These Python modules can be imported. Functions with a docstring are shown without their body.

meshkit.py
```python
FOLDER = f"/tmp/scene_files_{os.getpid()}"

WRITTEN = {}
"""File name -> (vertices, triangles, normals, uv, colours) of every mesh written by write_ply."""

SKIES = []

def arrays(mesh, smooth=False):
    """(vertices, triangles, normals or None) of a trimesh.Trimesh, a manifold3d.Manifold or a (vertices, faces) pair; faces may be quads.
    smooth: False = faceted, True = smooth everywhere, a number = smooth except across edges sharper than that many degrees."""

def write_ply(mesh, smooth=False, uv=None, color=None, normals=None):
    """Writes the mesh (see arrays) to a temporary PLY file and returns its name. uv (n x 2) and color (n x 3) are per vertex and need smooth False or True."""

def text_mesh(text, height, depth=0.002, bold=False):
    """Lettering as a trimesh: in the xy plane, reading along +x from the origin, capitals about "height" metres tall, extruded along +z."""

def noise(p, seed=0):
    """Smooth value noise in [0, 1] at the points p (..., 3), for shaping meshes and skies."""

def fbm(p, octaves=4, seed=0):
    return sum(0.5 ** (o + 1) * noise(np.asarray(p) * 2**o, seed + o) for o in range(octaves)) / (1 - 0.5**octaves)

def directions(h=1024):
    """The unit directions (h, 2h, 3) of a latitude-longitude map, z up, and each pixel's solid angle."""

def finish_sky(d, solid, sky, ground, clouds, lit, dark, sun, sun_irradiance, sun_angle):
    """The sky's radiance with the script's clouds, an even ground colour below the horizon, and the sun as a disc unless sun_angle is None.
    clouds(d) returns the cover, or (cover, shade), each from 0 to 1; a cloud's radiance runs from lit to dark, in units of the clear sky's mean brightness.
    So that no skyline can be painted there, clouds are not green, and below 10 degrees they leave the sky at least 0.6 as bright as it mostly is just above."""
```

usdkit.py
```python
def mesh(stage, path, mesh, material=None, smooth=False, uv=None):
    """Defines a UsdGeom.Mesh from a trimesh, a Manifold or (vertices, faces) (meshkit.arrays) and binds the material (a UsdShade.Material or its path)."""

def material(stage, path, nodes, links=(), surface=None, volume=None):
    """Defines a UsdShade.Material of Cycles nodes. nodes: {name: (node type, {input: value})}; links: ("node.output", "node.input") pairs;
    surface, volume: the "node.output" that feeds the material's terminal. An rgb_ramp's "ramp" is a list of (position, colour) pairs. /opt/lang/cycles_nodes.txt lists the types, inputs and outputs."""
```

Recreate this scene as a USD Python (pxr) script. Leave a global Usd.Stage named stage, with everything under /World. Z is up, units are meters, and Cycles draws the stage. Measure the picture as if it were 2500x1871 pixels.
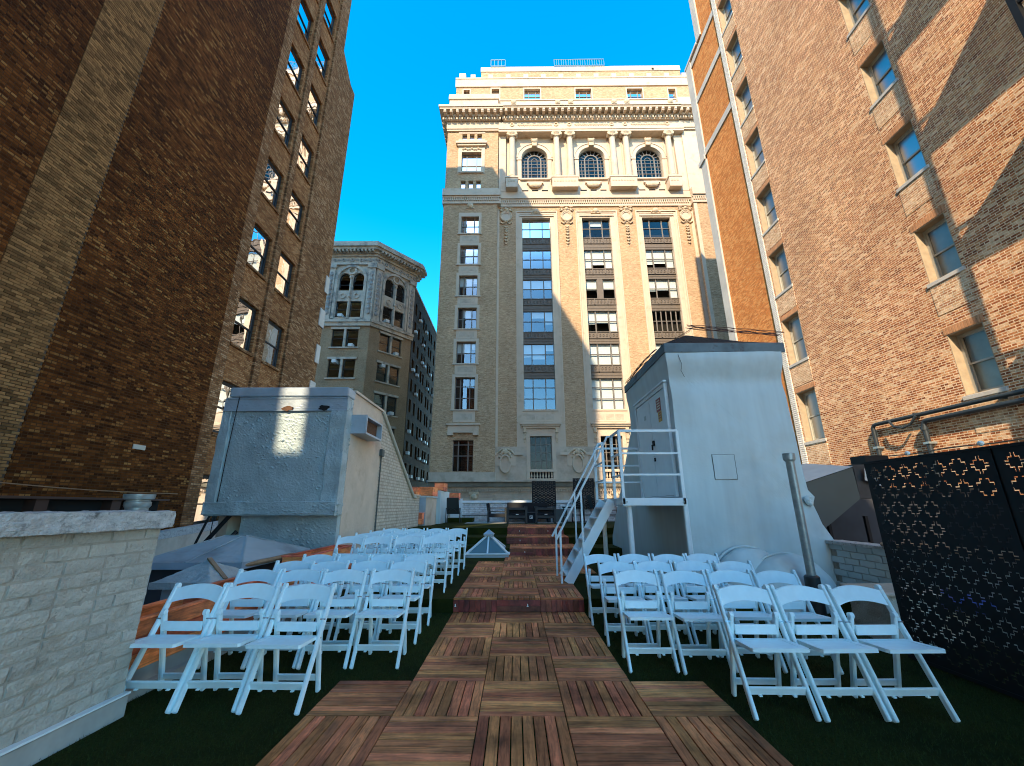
import math, random
import numpy as np
import trimesh
from shapely.geometry import Polygon, Point, box as sbox
from shapely import affinity
from shapely.ops import unary_union
from pxr import Usd, UsdGeom, UsdLux, UsdShade, Sdf, Gf, Vt
import usdkit, meshkit

stage = Usd.Stage.CreateInMemory()
UsdGeom.SetStageUpAxis(stage, UsdGeom.Tokens.z)
UsdGeom.SetStageMetersPerUnit(stage, 1.0)
UsdGeom.Xform.Define(stage, '/World')
stage.SetDefaultPrim(stage.GetPrimAtPath('/World'))
UsdGeom.Scope.Define(stage, '/World/Looks')
rng = random.Random(7)
nrng = np.random.default_rng(7)
PI = math.pi

# ------------------------------------------------------------------ camera, sky, sun, exposure
EXPOSURE = 1.88
SKY_STRENGTH = 0.15
SUN_INT = 0.58
SUN_DIR = np.array([-0.40, -1.0, 0.77]); SUN_DIR /= np.linalg.norm(SUN_DIR)   # towards the sun
CAM_H, F_PX, PITCH, ROLL, YAW = 1.4016, 1014.9, .28937, -.0020147, -.0069169
cam = UsdGeom.Camera.Define(stage, '/World/camera')
cp, sp = math.cos(PITCH), math.sin(PITCH)
r0, u0, f0 = np.array([1, 0, 0.]), np.array([0, -sp, cp]), np.array([0, cp, sp])
r1, u1 = math.cos(ROLL) * r0 + math.sin(ROLL) * u0, -math.sin(ROLL) * r0 + math.cos(ROLL) * u0
Zr = np.array([[math.cos(YAW), math.sin(YAW), 0], [-math.sin(YAW), math.cos(YAW), 0], [0, 0, 1]])
r1, u1, f1 = Zr @ r1, Zr @ u1, Zr @ f0
cam.AddTransformOp().Set(Gf.Matrix4d(*r1, 0, *u1, 0, *(-f1), 0, 0, 0, CAM_H, 1))
cam.CreateHorizontalApertureAttr(36.0)
cam.CreateVerticalApertureAttr(36.0 * 766 / 1024)
cam.CreateFocalLengthAttr(36.0 * F_PX / 2500)
cam.CreateClippingRangeAttr(Gf.Vec2f(0.05, 2000))
cam.CreateExposureAttr(EXPOSURE)
sun_el = math.asin(SUN_DIR[2]); sun_rot = math.atan2(SUN_DIR[0], SUN_DIR[1])
sky = UsdLux.DomeLight.Define(stage, '/World/sky')
skym = usdkit.material(stage, '/World/Looks/sky', {
    "sky": ("sky_texture", {"sky_type": "single_scattering", "sun_disc": False, "sun_elevation": sun_el, "sun_rotation": sun_rot,
                            "altitude": 100.0, "air_density": 1.0, "aerosol_density": 0.35, "ozone_density": 3.0}),
    "hs": ("hsv", {"hue": 0.484, "saturation": 1.42, "value": 1.0, "fac": 1.0}),
    "bg": ("background_shader", {"strength": SKY_STRENGTH})},
    [("sky.color", "hs.color"), ("hs.color", "bg.color")], surface="bg.background")
UsdShade.MaterialBindingAPI.Apply(sky.GetPrim()).Bind(skym)
sky.GetPrim().SetCustomDataByKey('kind', 'structure')
sun = UsdLux.DistantLight.Define(stage, '/World/sun')
sun.CreateIntensityAttr(SUN_INT); sun.CreateAngleAttr(0.5); sun.CreateNormalizeAttr(True)
sun.CreateColorAttr(Gf.Vec3f(1.0, 0.80, 0.55))
zax = SUN_DIR; xax = np.cross([0, 0, 1.], zax); xax /= np.linalg.norm(xax); yax = np.cross(zax, xax)
sun.AddTransformOp().Set(Gf.Matrix4d(*xax, 0, *yax, 0, *zax, 0, 0, 0, 60, 1))

# ------------------------------------------------------------------ prim helpers
COUNT = {}
def numbered(parent, name):
    k = (parent, name); n = COUNT.get(k, 0); COUNT[k] = n + 1
    return f'{parent}/{name}' + (f'_{n:03d}' if n else '')
def meta(prim, label=None, cat=None, group=None, kind=None):
    for k, v in (('label', label), ('category', cat), ('group', group), ('kind', kind)):
        if v: prim.SetCustomDataByKey(k, v)
    return prim
def thing(name, label, cat, loc=None, rz=0, group=None, kind=None):
    p = numbered('/World', name)
    x = UsdGeom.Xform.Define(stage, p)
    if loc is not None:
        x.AddTranslateOp().Set(Gf.Vec3d(*map(float, loc))); x.AddRotateZOp().Set(float(rz))
    meta(x.GetPrim(), label, cat, group, kind)
    return p
def copy(src, name, label, cat, loc, rz=0, group=None):
    p = thing(name, label, cat, loc, rz, group)
    pr = stage.GetPrimAtPath(p)
    pr.GetReferences().AddInternalReference(src); pr.SetInstanceable(True)
    return p
class MB:
    """collects shapes, then becomes one mesh"""
    def __init__(s, fr=None): s.v, s.f, s.n, s.fr = [], [], 0, fr
    def raw(s, v, f):
        v, f = np.asarray(v, float), np.asarray(f, int)
        if f.shape[1] == 4: f = np.vstack([f[:, [0, 1, 2]], f[:, [0, 2, 3]]])
        s.v.append(v); s.f.append(f + s.n); s.n += len(v); return s
    def tm(s, m): return s.raw(m.vertices, m.faces)
    def box(s, a0, a1, b0, b1, c0, c1):
        a0, a1 = min(a0, a1), max(a0, a1); b0, b1 = min(b0, b1), max(b0, b1); c0, c1 = min(c0, c1), max(c0, c1)
        v = [(a, b, c) for a in (a0, a1) for b in (b0, b1) for c in (c0, c1)]
        return s.raw(v, [(0, 1, 3, 2), (4, 6, 7, 5), (0, 4, 5, 1), (2, 3, 7, 6), (0, 2, 6, 4), (1, 5, 7, 3)])
    def cbox(s, a0, a1, b0, b1, c0, c1, r=.005):
        """box with chamfered edges"""
        lo, hi = np.array([a0, b0, c0], float), np.array([a1, b1, c1], float)
        r = min(r, (hi - lo).min() * .45)
        P = []
        for sx in (0, 1):
            for sy in (0, 1):
                for sz in (0, 1):
                    c = np.where([sx, sy, sz], hi, lo); d = np.where([sx, sy, sz], -r, r)
                    for k in range(3):
                        q = c + d; q[k] = c[k]; P.append(q)
        return s.tm(trimesh.convex.convex_hull(np.array(P)))
    def beam(s, p, q, w, h, up=(0, 0, 1), r=0):
        p, q, up = np.array(p, float), np.array(q, float), np.array(up, float)
        d = q - p; L = np.linalg.norm(d); d /= L
        x = np.cross(d, up); x /= np.linalg.norm(x); y = np.cross(x, d)
        m = MB()
        m.cbox(-w / 2, w / 2, 0, L, -h / 2, h / 2, r) if r else m.box(-w / 2, w / 2, 0, L, -h / 2, h / 2)
        v = m.v[0]
        return s.raw(p + v[:, :1] * x + v[:, 1:2] * d + v[:, 2:] * y, m.f[0])
    def tube(s, pts, rad, n=10, cap=True):
        pts = np.array(pts, float); rad = np.broadcast_to(np.asarray(rad, float), len(pts))
        t = np.gradient(pts, axis=0); t /= np.maximum(np.linalg.norm(t, axis=1, keepdims=True), 1e-9)
        ref = np.array([0, 0, 1.]) if abs(t[0][2]) < .9 else np.array([1., 0, 0])
        V = []
        for p, d, r in zip(pts, t, rad):
            x = np.cross(d, ref); x /= np.linalg.norm(x); y = np.cross(d, x)
            a = np.arange(n) / n * 2 * PI
            V.append(p + r * (np.cos(a)[:, None] * x + np.sin(a)[:, None] * y))
        m = len(pts); V = np.vstack(V); F = []
        for i in range(m - 1):
            for j in range(n):
                F.append((i * n + j, i * n + (j + 1) % n, (i + 1) * n + (j + 1) % n, (i + 1) * n + j))
        F = np.array(F); T = np.vstack([F[:, [0, 1, 2]], F[:, [0, 2, 3]]])
        if cap:
            c = [(0, j + 1, j) for j in range(1, n - 1)] + [((m - 1) * n, (m - 1) * n + j, (m - 1) * n + j + 1) for j in range(1, n - 1)]
            T = np.vstack([T, c])
        return s.raw(V, T)
    def lathe(s, c, prof, n=16):
        """prof: (r, z) pairs round the vertical through c"""
        prof = np.array(prof, float); a = np.arange(n) / n * 2 * PI
        V = np.array([(c[0] + r * math.cos(t), c[1] + r * math.sin(t), c[2] + z) for r, z in prof for t in a])
        F = [(i * n + j, i * n + (j + 1) % n, (i + 1) * n + (j + 1) % n, (i + 1) * n + j) for i in range(len(prof) - 1) for j in range(n)]
        return s.raw(V, F)
    def poly(s, P, d0, d1, ax='b'):
        """shapely polygon in (a, c) extruded along b from d0 to d1 (ax='b'), in (b, c) along a (ax='a'), or in (a, b) along c (ax='c')"""
        for g in getattr(P, 'geoms', [P]):
            if g.is_empty or g.area < 1e-9: continue
            m = trimesh.creation.extrude_polygon(g, abs(d1 - d0), engine='earcut')
            v = m.vertices.copy(); w = v[:, 2] + min(d0, d1)
            f = m.faces
            if ax == 'b': v, f = np.c_[v[:, 0], w, v[:, 1]], f[:, ::-1]
            elif ax == 'a': v = np.c_[w, v[:, 0], v[:, 1]]
            else: v = np.c_[v[:, 0], v[:, 1], w]
            s.raw(v, f)
        return s
    def sphere(s, c, r, sub=2, sc=(1, 1, 1)):
        m = trimesh.creation.icosphere(sub, 1.0)
        return s.raw(np.array(c) + m.vertices * np.array(sc) * r, m.faces)
    def mesh(s):
        v = np.vstack(s.v); f = np.vstack(s.f)
        if s.fr is not None: v = s.fr.map(v); f = f[:, ::-1] if s.fr.flip else f
        return v, f
    def build(s, parent, name, mat, smooth=False, label=None, kind=None, cat=None, group=None):
        if not s.v: return None
        p = numbered(parent, name)
        m = usdkit.mesh(stage, p, s.mesh(), M[mat], smooth)
        meta(m.GetPrim(), label, cat, group, kind)
        return p
def set_tone(path, vals):
    UsdGeom.PrimvarsAPI(stage.GetPrimAtPath(path)).CreatePrimvar('tone', Sdf.ValueTypeNames.FloatArray, 'vertex').Set(Vt.FloatArray.FromNumpy(np.asarray(vals, np.float32)))
class Facet:
    """a wall's own frame: a along the wall, b out of it, c up"""
    def __init__(s, o, d, n):
        s.o, s.d, s.n = np.array([*o, 0.]), np.array([*d, 0.]), np.array([*n, 0.])
        s.flip = np.cross(s.d, s.n)[2] < 0
    def map(s, v): return s.o + v[:, :1] * s.d + v[:, 1:2] * s.n + v[:, 2:] * np.array([0, 0, 1.])
def rect(a0, a1, c0, c1): return sbox(a0, c0, a1, c1)
def rough(mesh, amp, scale, seed=0, keep=None):
    v, f = mesh; tmm = trimesh.Trimesh(v, f, process=True)
    n = tmm.vertex_normals
    d = (meshkit.fbm(tmm.vertices * scale, 4, seed) - .5) * 2 * amp
    return tmm.vertices + n * d[:, None], tmm.faces
def fine_box(a0, a1, b0, b1, c0, c1, step):
    m = trimesh.creation.box(extents=(a1 - a0, b1 - b0, c1 - c0))
    m.apply_translation(((a0 + a1) / 2, (b0 + b1) / 2, (c0 + c1) / 2))
    return m.subdivide_to_size(step)

# ------------------------------------------------------------------ materials
M = {}
def mat(name, col, rough=.6, metal=0., var=None, bump=None, spec=.5, obj=False, rnd=0., stain=None, coat=0., island=0., tone=0.):
    """col; var=(scale, amount, (sx,sy,sz)) tone noise; bump=(scale, strength, distance); rnd / island = tone change per copy / per loose piece; stain=(scale, colour, low, high)"""
    nodes = {"p": ("principled_bsdf", {"roughness": rough, "metallic": metal, "specular_ior_level": spec, "base_color": col, "coat_weight": coat})}
    links = []
    if obj: nodes["g"] = ("texture_coordinate", {}); src = "g.object"
    else: nodes["g"] = ("geometry", {}); src = "g.position"
    cur = None
    if var:
        sc = var[2] if len(var) > 2 else (1, 1, 1)
        nodes["m"] = ("mapping", {"scale": sc}); links.append((src, "m.vector"))
        nodes["n"] = ("noise_texture", {"scale": float(var[0]), "detail": 6.0, "roughness": .62}); links.append(("m.vector", "n.vector"))
        a = var[1]; c = np.array(col)
        nodes["r"] = ("rgb_ramp", {"ramp": [(.25, tuple(c * (1 - a))), (.5, tuple(c)), (.75, tuple(np.minimum(c * (1 + a), .95)))]})
        links.append(("n.fac", "r.fac")); cur = "r.color"
    if stain:
        nodes["sn"] = ("noise_texture", {"scale": float(stain[0]), "detail": 5.0, "roughness": .6}); links.append((src, "sn.vector"))
        nodes["sr"] = ("map_range", {"from_min": float(stain[2]), "from_max": float(stain[3]), "to_min": 0., "to_max": 1., "clamp": True}); links.append(("sn.fac", "sr.value"))
        nodes["sm"] = ("mix_color", {"a": col, "b": stain[1]}); links.append(("sr.result", "sm.fac"))
        if cur: links.append((cur, "sm.a"))
        cur = "sm.result"
    for key, amt in (("random", rnd), ("island", island), ("tone", tone)):
        if amt:
            k = key[0]
            if key == "tone": nodes["ta"] = ("attribute", {"attribute": "tone"}); out = "ta.fac"
            elif key == "random": nodes["oi"] = ("object_info", {}); out = "oi.random"
            else: nodes["gi"] = ("geometry", {}); out = "gi.random_per_island"
            nodes[k + "v"] = ("map_range", {"from_min": 0., "from_max": 1., "to_min": 1 - amt, "to_max": 1 + amt}); links.append((out, k + "v.value"))
            nodes[k + "h"] = ("hsv", {"hue": .5, "saturation": 1., "color": col}); links.append((k + "v.result", k + "h.value"))
            if cur: links.append((cur, k + "h.color"))
            cur = k + "h.color"
    if cur: links.append((cur, "p.base_color"))
    if bump:
        nodes["bn"] = ("noise_texture", {"scale": float(bump[0]), "detail": 5.0, "roughness": .6}); links.append((src, "bn.vector"))
        nodes["b"] = ("bump", {"strength": float(bump[1]), "distance": float(bump[2])}); links += [("bn.fac", "b.height"), ("b.normal", "p.normal")]
    M[name] = usdkit.material(stage, f'/World/Looks/{name}', nodes, links, surface="p.BSDF")
def brick(name, axis, c1, c2, mortar, w=.21, h=.0677, var=(.35, .25), bump=.6, third=None, rough_=.85, msize=.009):
    ax = {'x': ("g2.y", "g2.z"), 'y': ("g2.x", "g2.z")}[axis]
    nodes = {"g": ("geometry", {}), "g2": ("separate_xyz", {}), "c": ("combine_xyz", {"z": 0.}),
             "br": ("brick_texture", {"offset": .5, "offset_frequency": 2, "squash": 1., "squash_frequency": 2, "color1": c1, "color2": c2, "mortar": mortar, "scale": 1., "mortar_size": msize, "mortar_smooth": .2, "bias": 0., "brick_width": w, "row_height": h}),
             "n": ("noise_texture", {"scale": var[0], "detail": 6., "roughness": .65}), "mr": ("map_range", {"from_min": .3, "from_max": .7, "to_min": 1 - var[1], "to_max": 1 + var[1]}),
             "n2": ("noise_texture", {"scale": 9., "detail": 4., "roughness": .6}), "mr2": ("map_range", {"from_min": .3, "from_max": .7, "to_min": .8, "to_max": 1.2}),
             "mu": ("math", {"math_type": "multiply"}), "h": ("hsv", {"hue": .5, "saturation": 1.}),
             "hh": ("math", {"math_type": "multiply_add", "value2": -1., "value3": 1.}), "ad": ("math", {"math_type": "multiply_add", "value2": .35}),
             "b": ("bump", {"strength": bump, "distance": .02}), "p": ("principled_bsdf", {"roughness": rough_, "specular_ior_level": .08})}
    links = [("g.position", "g2.vector"), (ax[0], "c.x"), (ax[1], "c.y"), ("c.vector", "br.vector"), ("g.position", "n.vector"), ("n.fac", "mr.value"),
             ("g.position", "n2.vector"), ("n2.fac", "mr2.value"), ("mr.result", "mu.value1"), ("mr2.result", "mu.value2"), ("mu.value", "h.value"), ("h.color", "p.base_color"),
             ("br.fac", "hh.value1"), ("n2.fac", "ad.value1"), ("hh.value", "ad.value3"), ("ad.value", "b.height"), ("b.normal", "p.normal")]
    if third is not None:   # scattered bricks of another colour: white noise per brick-sized cell
        nodes.update({"fx": ("math", {"math_type": "divide", "value2": w}), "fy": ("math", {"math_type": "divide", "value2": h}), "fl": ("math", {"math_type": "floor"}), "fl2": ("math", {"math_type": "floor"}),
                      "od": ("math", {"math_type": "floored_modulo", "value2": 2.}), "oh": ("math", {"math_type": "multiply_add", "value2": .5}),
                      "cc": ("combine_xyz", {"z": 3.}), "wn": ("white_noise_texture", {"dimensions": "3D"}), "rr": ("rgb_ramp", {"ramp": third, "interpolate": True}), "mx": ("mix_color", {})})
        links += [(ax[0], "fx.value1"), (ax[1], "fy.value1"), ("fy.value", "fl2.value1"), ("fl2.value", "od.value1"), ("od.value", "oh.value1"), ("fx.value", "oh.value3"), ("oh.value", "fl.value1"),
                  ("fl.value", "cc.x"), ("fl2.value", "cc.y"), ("cc.vector", "wn.vector"), ("wn.value", "rr.fac"), ("br.fac", "mx.fac"), ("rr.color", "mx.a"), ("br.color", "mx.b"), ("mx.result", "h.color")]
        nodes["br"][1]["color1"] = nodes["br"][1]["color2"] = mortar
    else: links.append(("br.color", "h.color"))
    M[name] = usdkit.material(stage, f'/World/Looks/{name}', nodes, links, surface="p.BSDF")
def glass(name, tint, ior=1.6, rough_=.01, wav=.0, base=.0, col=(.92, .95, 1.)):
    nodes = {"t": ("transparent_bsdf", {"color": tint}), "gl": ("glossy_bsdf", {"color": col, "roughness": rough_}), "fr": ("fresnel", {"IOR": ior}),
             "mr": ("map_range", {"from_min": 0., "from_max": 1., "to_min": base, "to_max": 1.}), "mx": ("mix_closure", {})}
    links = [("fr.fac", "mr.value"), ("mr.result", "mx.fac"), ("t.BSDF", "mx.closure1"), ("gl.BSDF", "mx.closure2")]
    if wav:
        nodes.update({"g": ("geometry", {}), "n": ("noise_texture", {"scale": 1.1, "detail": 2.}), "b": ("bump", {"strength": wav, "distance": .05})})
        links += [("g.position", "n.vector"), ("n.fac", "b.height"), ("b.normal", "gl.normal")]
    M[name] = usdkit.material(stage, f'/World/Looks/{name}', nodes, links, surface="mx.closure")

mat('asphalt', (.05, .05, .052), .9, var=(2, .2))
mat('roof_dark', (.035, .036, .04), .85, var=(1.2, .35))
mat('roof_silver', (.32, .37, .38), .5, var=(.9, .35, (1, .25, 1)), bump=(9, .35, .02), spec=.5, stain=(.8, (.14, .155, .16), .52, .7))
mat('turf', (.030, .038, .006), .95, var=(60, .5), bump=(240, .9, .02), spec=.1, stain=(1.3, (.016, .022, .004), .45, .65))
mat('turf_blade', (.026, .040, .006), .7, tone=.5, spec=.2)
mat('chair_white', (.70, .86, .88), .38, obj=True, var=(14, .05), spec=.45, bump=(120, .03, .004))
mat('chair_metal', (.6, .6, .6), .3, metal=1.)
def wood(name, col, dark, rough_=.45, spec=.4):
    nodes = {"tc": ("texture_coordinate", {}), "oi": ("object_info", {}), "gi": ("geometry", {}), "of": ("vector_math", {"math_type": "add"}),
             "sv": ("combine_xyz", {}), "k": ("math", {"math_type": "multiply", "value2": 37.}),
             "m": ("mapping", {"scale": (1., 1., 1.)}),
             "n": ("noise_texture", {"scale": 5., "detail": 7., "roughness": .62, "distortion": .6}),
             "n2": ("noise_texture", {"scale": 2.2, "detail": 3.}),
             "r": ("rgb_ramp", {"ramp": [(.28, dark), (.5, col), (.74, tuple(np.array(col) * 1.45))]}),
             "rv": ("map_range", {"from_min": 0., "from_max": 1., "to_min": .62, "to_max": 1.35}),
             "rh": ("map_range", {"from_min": 0., "from_max": 1., "to_min": .487, "to_max": .512}),
             "wn": ("white_noise_texture", {"dimensions": "1D"}), "h": ("hsv", {"saturation": .92}),
             "b": ("bump", {"strength": .25, "distance": .004}), "p": ("principled_bsdf", {"roughness": rough_, "specular_ior_level": spec}),
             "ro": ("map_range", {"from_min": .3, "from_max": .7, "to_min": rough_ - .12, "to_max": rough_ + .15})}
    links = [("oi.random", "k.value1"), ("k.value", "sv.x"), ("k.value", "sv.z"), ("tc.object", "of.vector1"), ("sv.vector", "of.vector2"), ("of.vector", "m.vector"),
             ("m.vector", "n.vector"), ("n.fac", "r.fac"), ("oi.random", "rv.value"), ("oi.random", "wn.w"), ("wn.value", "rh.value"), ("rh.result", "h.hue"), ("rv.result", "h.value"),
             ("r.color", "h.color"), ("h.color", "p.base_color"), ("n.fac", "b.height"), ("b.normal", "p.normal"), ("of.vector", "n2.vector"), ("n2.fac", "ro.value"), ("ro.result", "p.roughness")]
    nodes.update({"gp": ("geometry", {}), "st": ("noise_texture", {"scale": 1.5, "detail": 5., "roughness": .65}), "sr": ("map_range", {"from_min": .56, "from_max": .68, "to_min": 1., "to_max": .45}), "sv2": ("math", {"math_type": "multiply"})})
    links.remove(("rv.result", "h.value"))
    links += [("gp.position", "st.vector"), ("st.fac", "sr.value"), ("sr.result", "sv2.value1"), ("rv.result", "sv2.value2"), ("sv2.value", "h.value")]
    return nodes, links
def wood_mat(name, col, dark, stretch, rough_=.45, spec=.4):
    nodes, links = wood(name, col, dark, rough_, spec)
    nodes["m"][1]["scale"] = stretch
    M[name] = usdkit.material(stage, f'/World/Looks/{name}', nodes, links, surface="p.BSDF")
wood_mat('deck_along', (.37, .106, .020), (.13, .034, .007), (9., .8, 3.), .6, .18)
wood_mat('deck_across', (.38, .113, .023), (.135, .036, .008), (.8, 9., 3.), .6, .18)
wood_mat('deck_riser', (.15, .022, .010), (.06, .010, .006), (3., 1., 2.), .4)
wood_mat('cedar', (.62, .12, .012), (.32, .055, .008), (1., .7, 9.), .5)
wood_mat('cedar_x', (.66, .14, .014), (.36, .065, .008), (.7, 1., 9.), .5)
mat('deck_tray', (.006, .006, .006), .9)
mat('soil', (.03, .02, .014), .95, bump=(40, .8, .03))
mat('white_paint', (.47, .56, .56), .6, var=(2.4, .10, (2.2, 2.2, .22)), bump=(30, .18, .01), stain=(1.1, (.42, .46, .43), .5, .8))
mat('white_trim', (.68, .74, .74), .45, var=(6, .06))
mat('painted_brick', (.43, .405, .34), .5, var=(5, .16), bump=(55, .9, .016), rnd=.09, stain=(4.5, (.30, .25, .18), .55, .78))
mat('painted_mortar', (.35, .325, .265), .7, var=(5, .15), bump=(30, .7, .015), stain=(7, (.2, .19, .16), .55, .75))
mat('coping_rough', (.46, .45, .42), .75, var=(16, .3), bump=(45, .9, .02), stain=(18, (.13, .13, .12), .56, .72))
mat('flashing', (.36, .355, .32), .6, var=(4, .2), bump=(12, .2, .01))
mat('silver_paint', (.38, .46, .46), .52, metal=.3, var=(3, .18), bump=(20, .55, .03), stain=(1.6, (.29, .34, .34), .5, .75))
mat('silver_trim', (.36, .42, .46), .4, metal=.2, var=(3, .15), bump=(8, .35, .02))
mat('plaster_tan', (.56, .45, .34), .8, var=(2.2, .14), bump=(18, .35, .02), stain=(1.3, (.30, .22, .15), .5, .8))
brick('brick_cream', 'x', (.50, .44, .35), (.54, .48, .38), (.40, .35, .27), w=.24, h=.085, var=(2., .12), bump=.9, msize=.014)
brick('brick_white_y', 'y', (.62, .64, .64), (.66, .68, .68), (.50, .51, .50), w=.24, h=.085, var=(2., .1), bump=.9, msize=.014)
mat('rust', (.10, .045, .02), .85, var=(20, .5))
mat('dark_hole', (.008, .007, .006), .9)
mat('black_metal', (.006, .0065, .007), .6, spec=.3, var=(8, .3))
mat('iron_brown', (.06, .03, .02), .6)
mat('pipe_dark', (.035, .042, .045), .45, metal=.3, var=(6, .3), bump=(20, .2, .01))
mat('pipe_silver', (.28, .32, .31), .4, metal=.4, var=(10, .25), bump=(20, .3, .01))
mat('roof_fascia', (.10, .135, .145), .6, var=(2.5, .45), stain=(3, (.05, .02, .015), .58, .7))
mat('roof_tar', (.012, .012, .012), .8, var=(3, .4), bump=(14, .6, .03))
mat('cable_red', (.09, .035, .028), .6)
mat('sign_red', (.30, .035, .02), .5); mat('sign_yellow', (.55, .30, .02), .5); mat('sign_pale', (.6, .5, .35), .6); mat('sign_white', (.75, .75, .72), .5)
mat('duct_grey', (.055, .072, .066), .5, var=(1.5, .12)); mat('duct_top', (.5, .49, .45), .6, var=(2, .12))
mat('copper_cap', (.26, .16, .085), .5, var=(6, .3), bump=(12, .3, .01))
mat('tarp_blue', (.02, .06, .28), .5)
mat('sofa_frame', (.020, .026, .028), .5); mat('sofa_cushion', (.010, .012, .014), .9)
mat('mesh_sling', (.022, .030, .028), .8)
mat('stone', (.57, .45, .33), .8, var=(.7, .10), bump=(6, .25, .02), stain=(1.1, (.40, .30, .20), .56, .8))
mat('stone_base', (.50, .40, .30), .8, var=(1.2, .2), bump=(6, .25, .02), stain=(.9, (.32, .25, .17), .52, .78))
mat('carved', (.55, .42, .28), .85, var=(4, .25), bump=(14, .5, .05))
brick('facade_brick', 'y', (.60, .42, .24), (.52, .35, .19), (.52, .38, .24), w=.24, h=.075, var=(.25, .12), bump=.25, third=[(0, (.31, .185, .10)), (.3, (.42, .26, .145)), (.7, (.48, .305, .175)), (1, (.56, .39, .24))])
mat('spandrel', (.135, .105, .078), .6, var=(3, .15), bump=(10, .3, .02))
mat('window_metal', (.17, .145, .12), .55)
mat('window_black', (.012, .012, .012), .5)
mat('sash_dark', (.05, .042, .035), .5)
mat('sash_light', (.42, .40, .33), .55, var=(5, .1))
mat('room', (.018, .014, .010), .95)
mat('room_warm', (.10, .06, .03), .9)
mat('blind', (.74, .74, .70), .9)
mat('curtain', (.48, .46, .40), .95)
mat('curtain_yellow', (.65, .36, .03), .9)
glass('pane', (.80, .86, .88), 1.75, base=.06, wav=.02)
glass('pane_mirror', (.5, .53, .54), 2.0, wav=.10, base=.42)
glass('pane_right', (.72, .80, .80), 1.35, .3, wav=.03, base=.02, col=(.34, .36, .36))
mat('shade_grey', (.40, .42, .38), .9, var=(1.5, .25))
glass('pane_dim', (.86, .90, .90), 1.4, wav=.02, base=.0, col=(.6, .62, .62))
glass('pane_arch', (.7, .8, .8), 1.5, .02, wav=.02, base=.05, col=(.60, .62, .58))
mat('skylight_glass', (.12, .155, .16), .18, spec=.6)
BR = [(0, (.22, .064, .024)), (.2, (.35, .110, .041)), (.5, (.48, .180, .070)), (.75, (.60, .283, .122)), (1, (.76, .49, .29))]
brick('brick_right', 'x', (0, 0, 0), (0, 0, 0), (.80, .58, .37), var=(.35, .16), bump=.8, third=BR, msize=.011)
brick('brick_orange', 'x', (0, 0, 0), (0, 0, 0), (.50, .27, .12), var=(.3, .1), bump=.6, third=[(0, (.46, .13, .03)), (.5, (.62, .20, .045)), (1, (.72, .32, .10))])
brick('brick_sill', 'x', (0, 0, 0), (0, 0, 0), (.80, .62, .42), var=(.8, .12), bump=.8, msize=.011, third=[(0, (.40, .17, .08)), (.5, (.58, .32, .16)), (1, (.72, .48, .29))])
brick('brick_white_x', 'x', (.82, .76, .66), (.78, .72, .62), (.46, .42, .37), w=3.0, h=.085, var=(.6, .1), bump=1., msize=.02)
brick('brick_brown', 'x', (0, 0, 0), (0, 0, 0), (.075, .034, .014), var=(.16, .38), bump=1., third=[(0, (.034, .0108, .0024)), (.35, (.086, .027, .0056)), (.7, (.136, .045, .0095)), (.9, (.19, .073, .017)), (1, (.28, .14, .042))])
brick('brick_tan', 'x', (0, 0, 0), (0, 0, 0), (.12, .08, .05), var=(.5, .2), bump=.9, third=[(0, (.14, .058, .020)), (.5, (.24, .11, .042)), (.8, (.33, .175, .080)), (1, (.42, .26, .14))])
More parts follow.
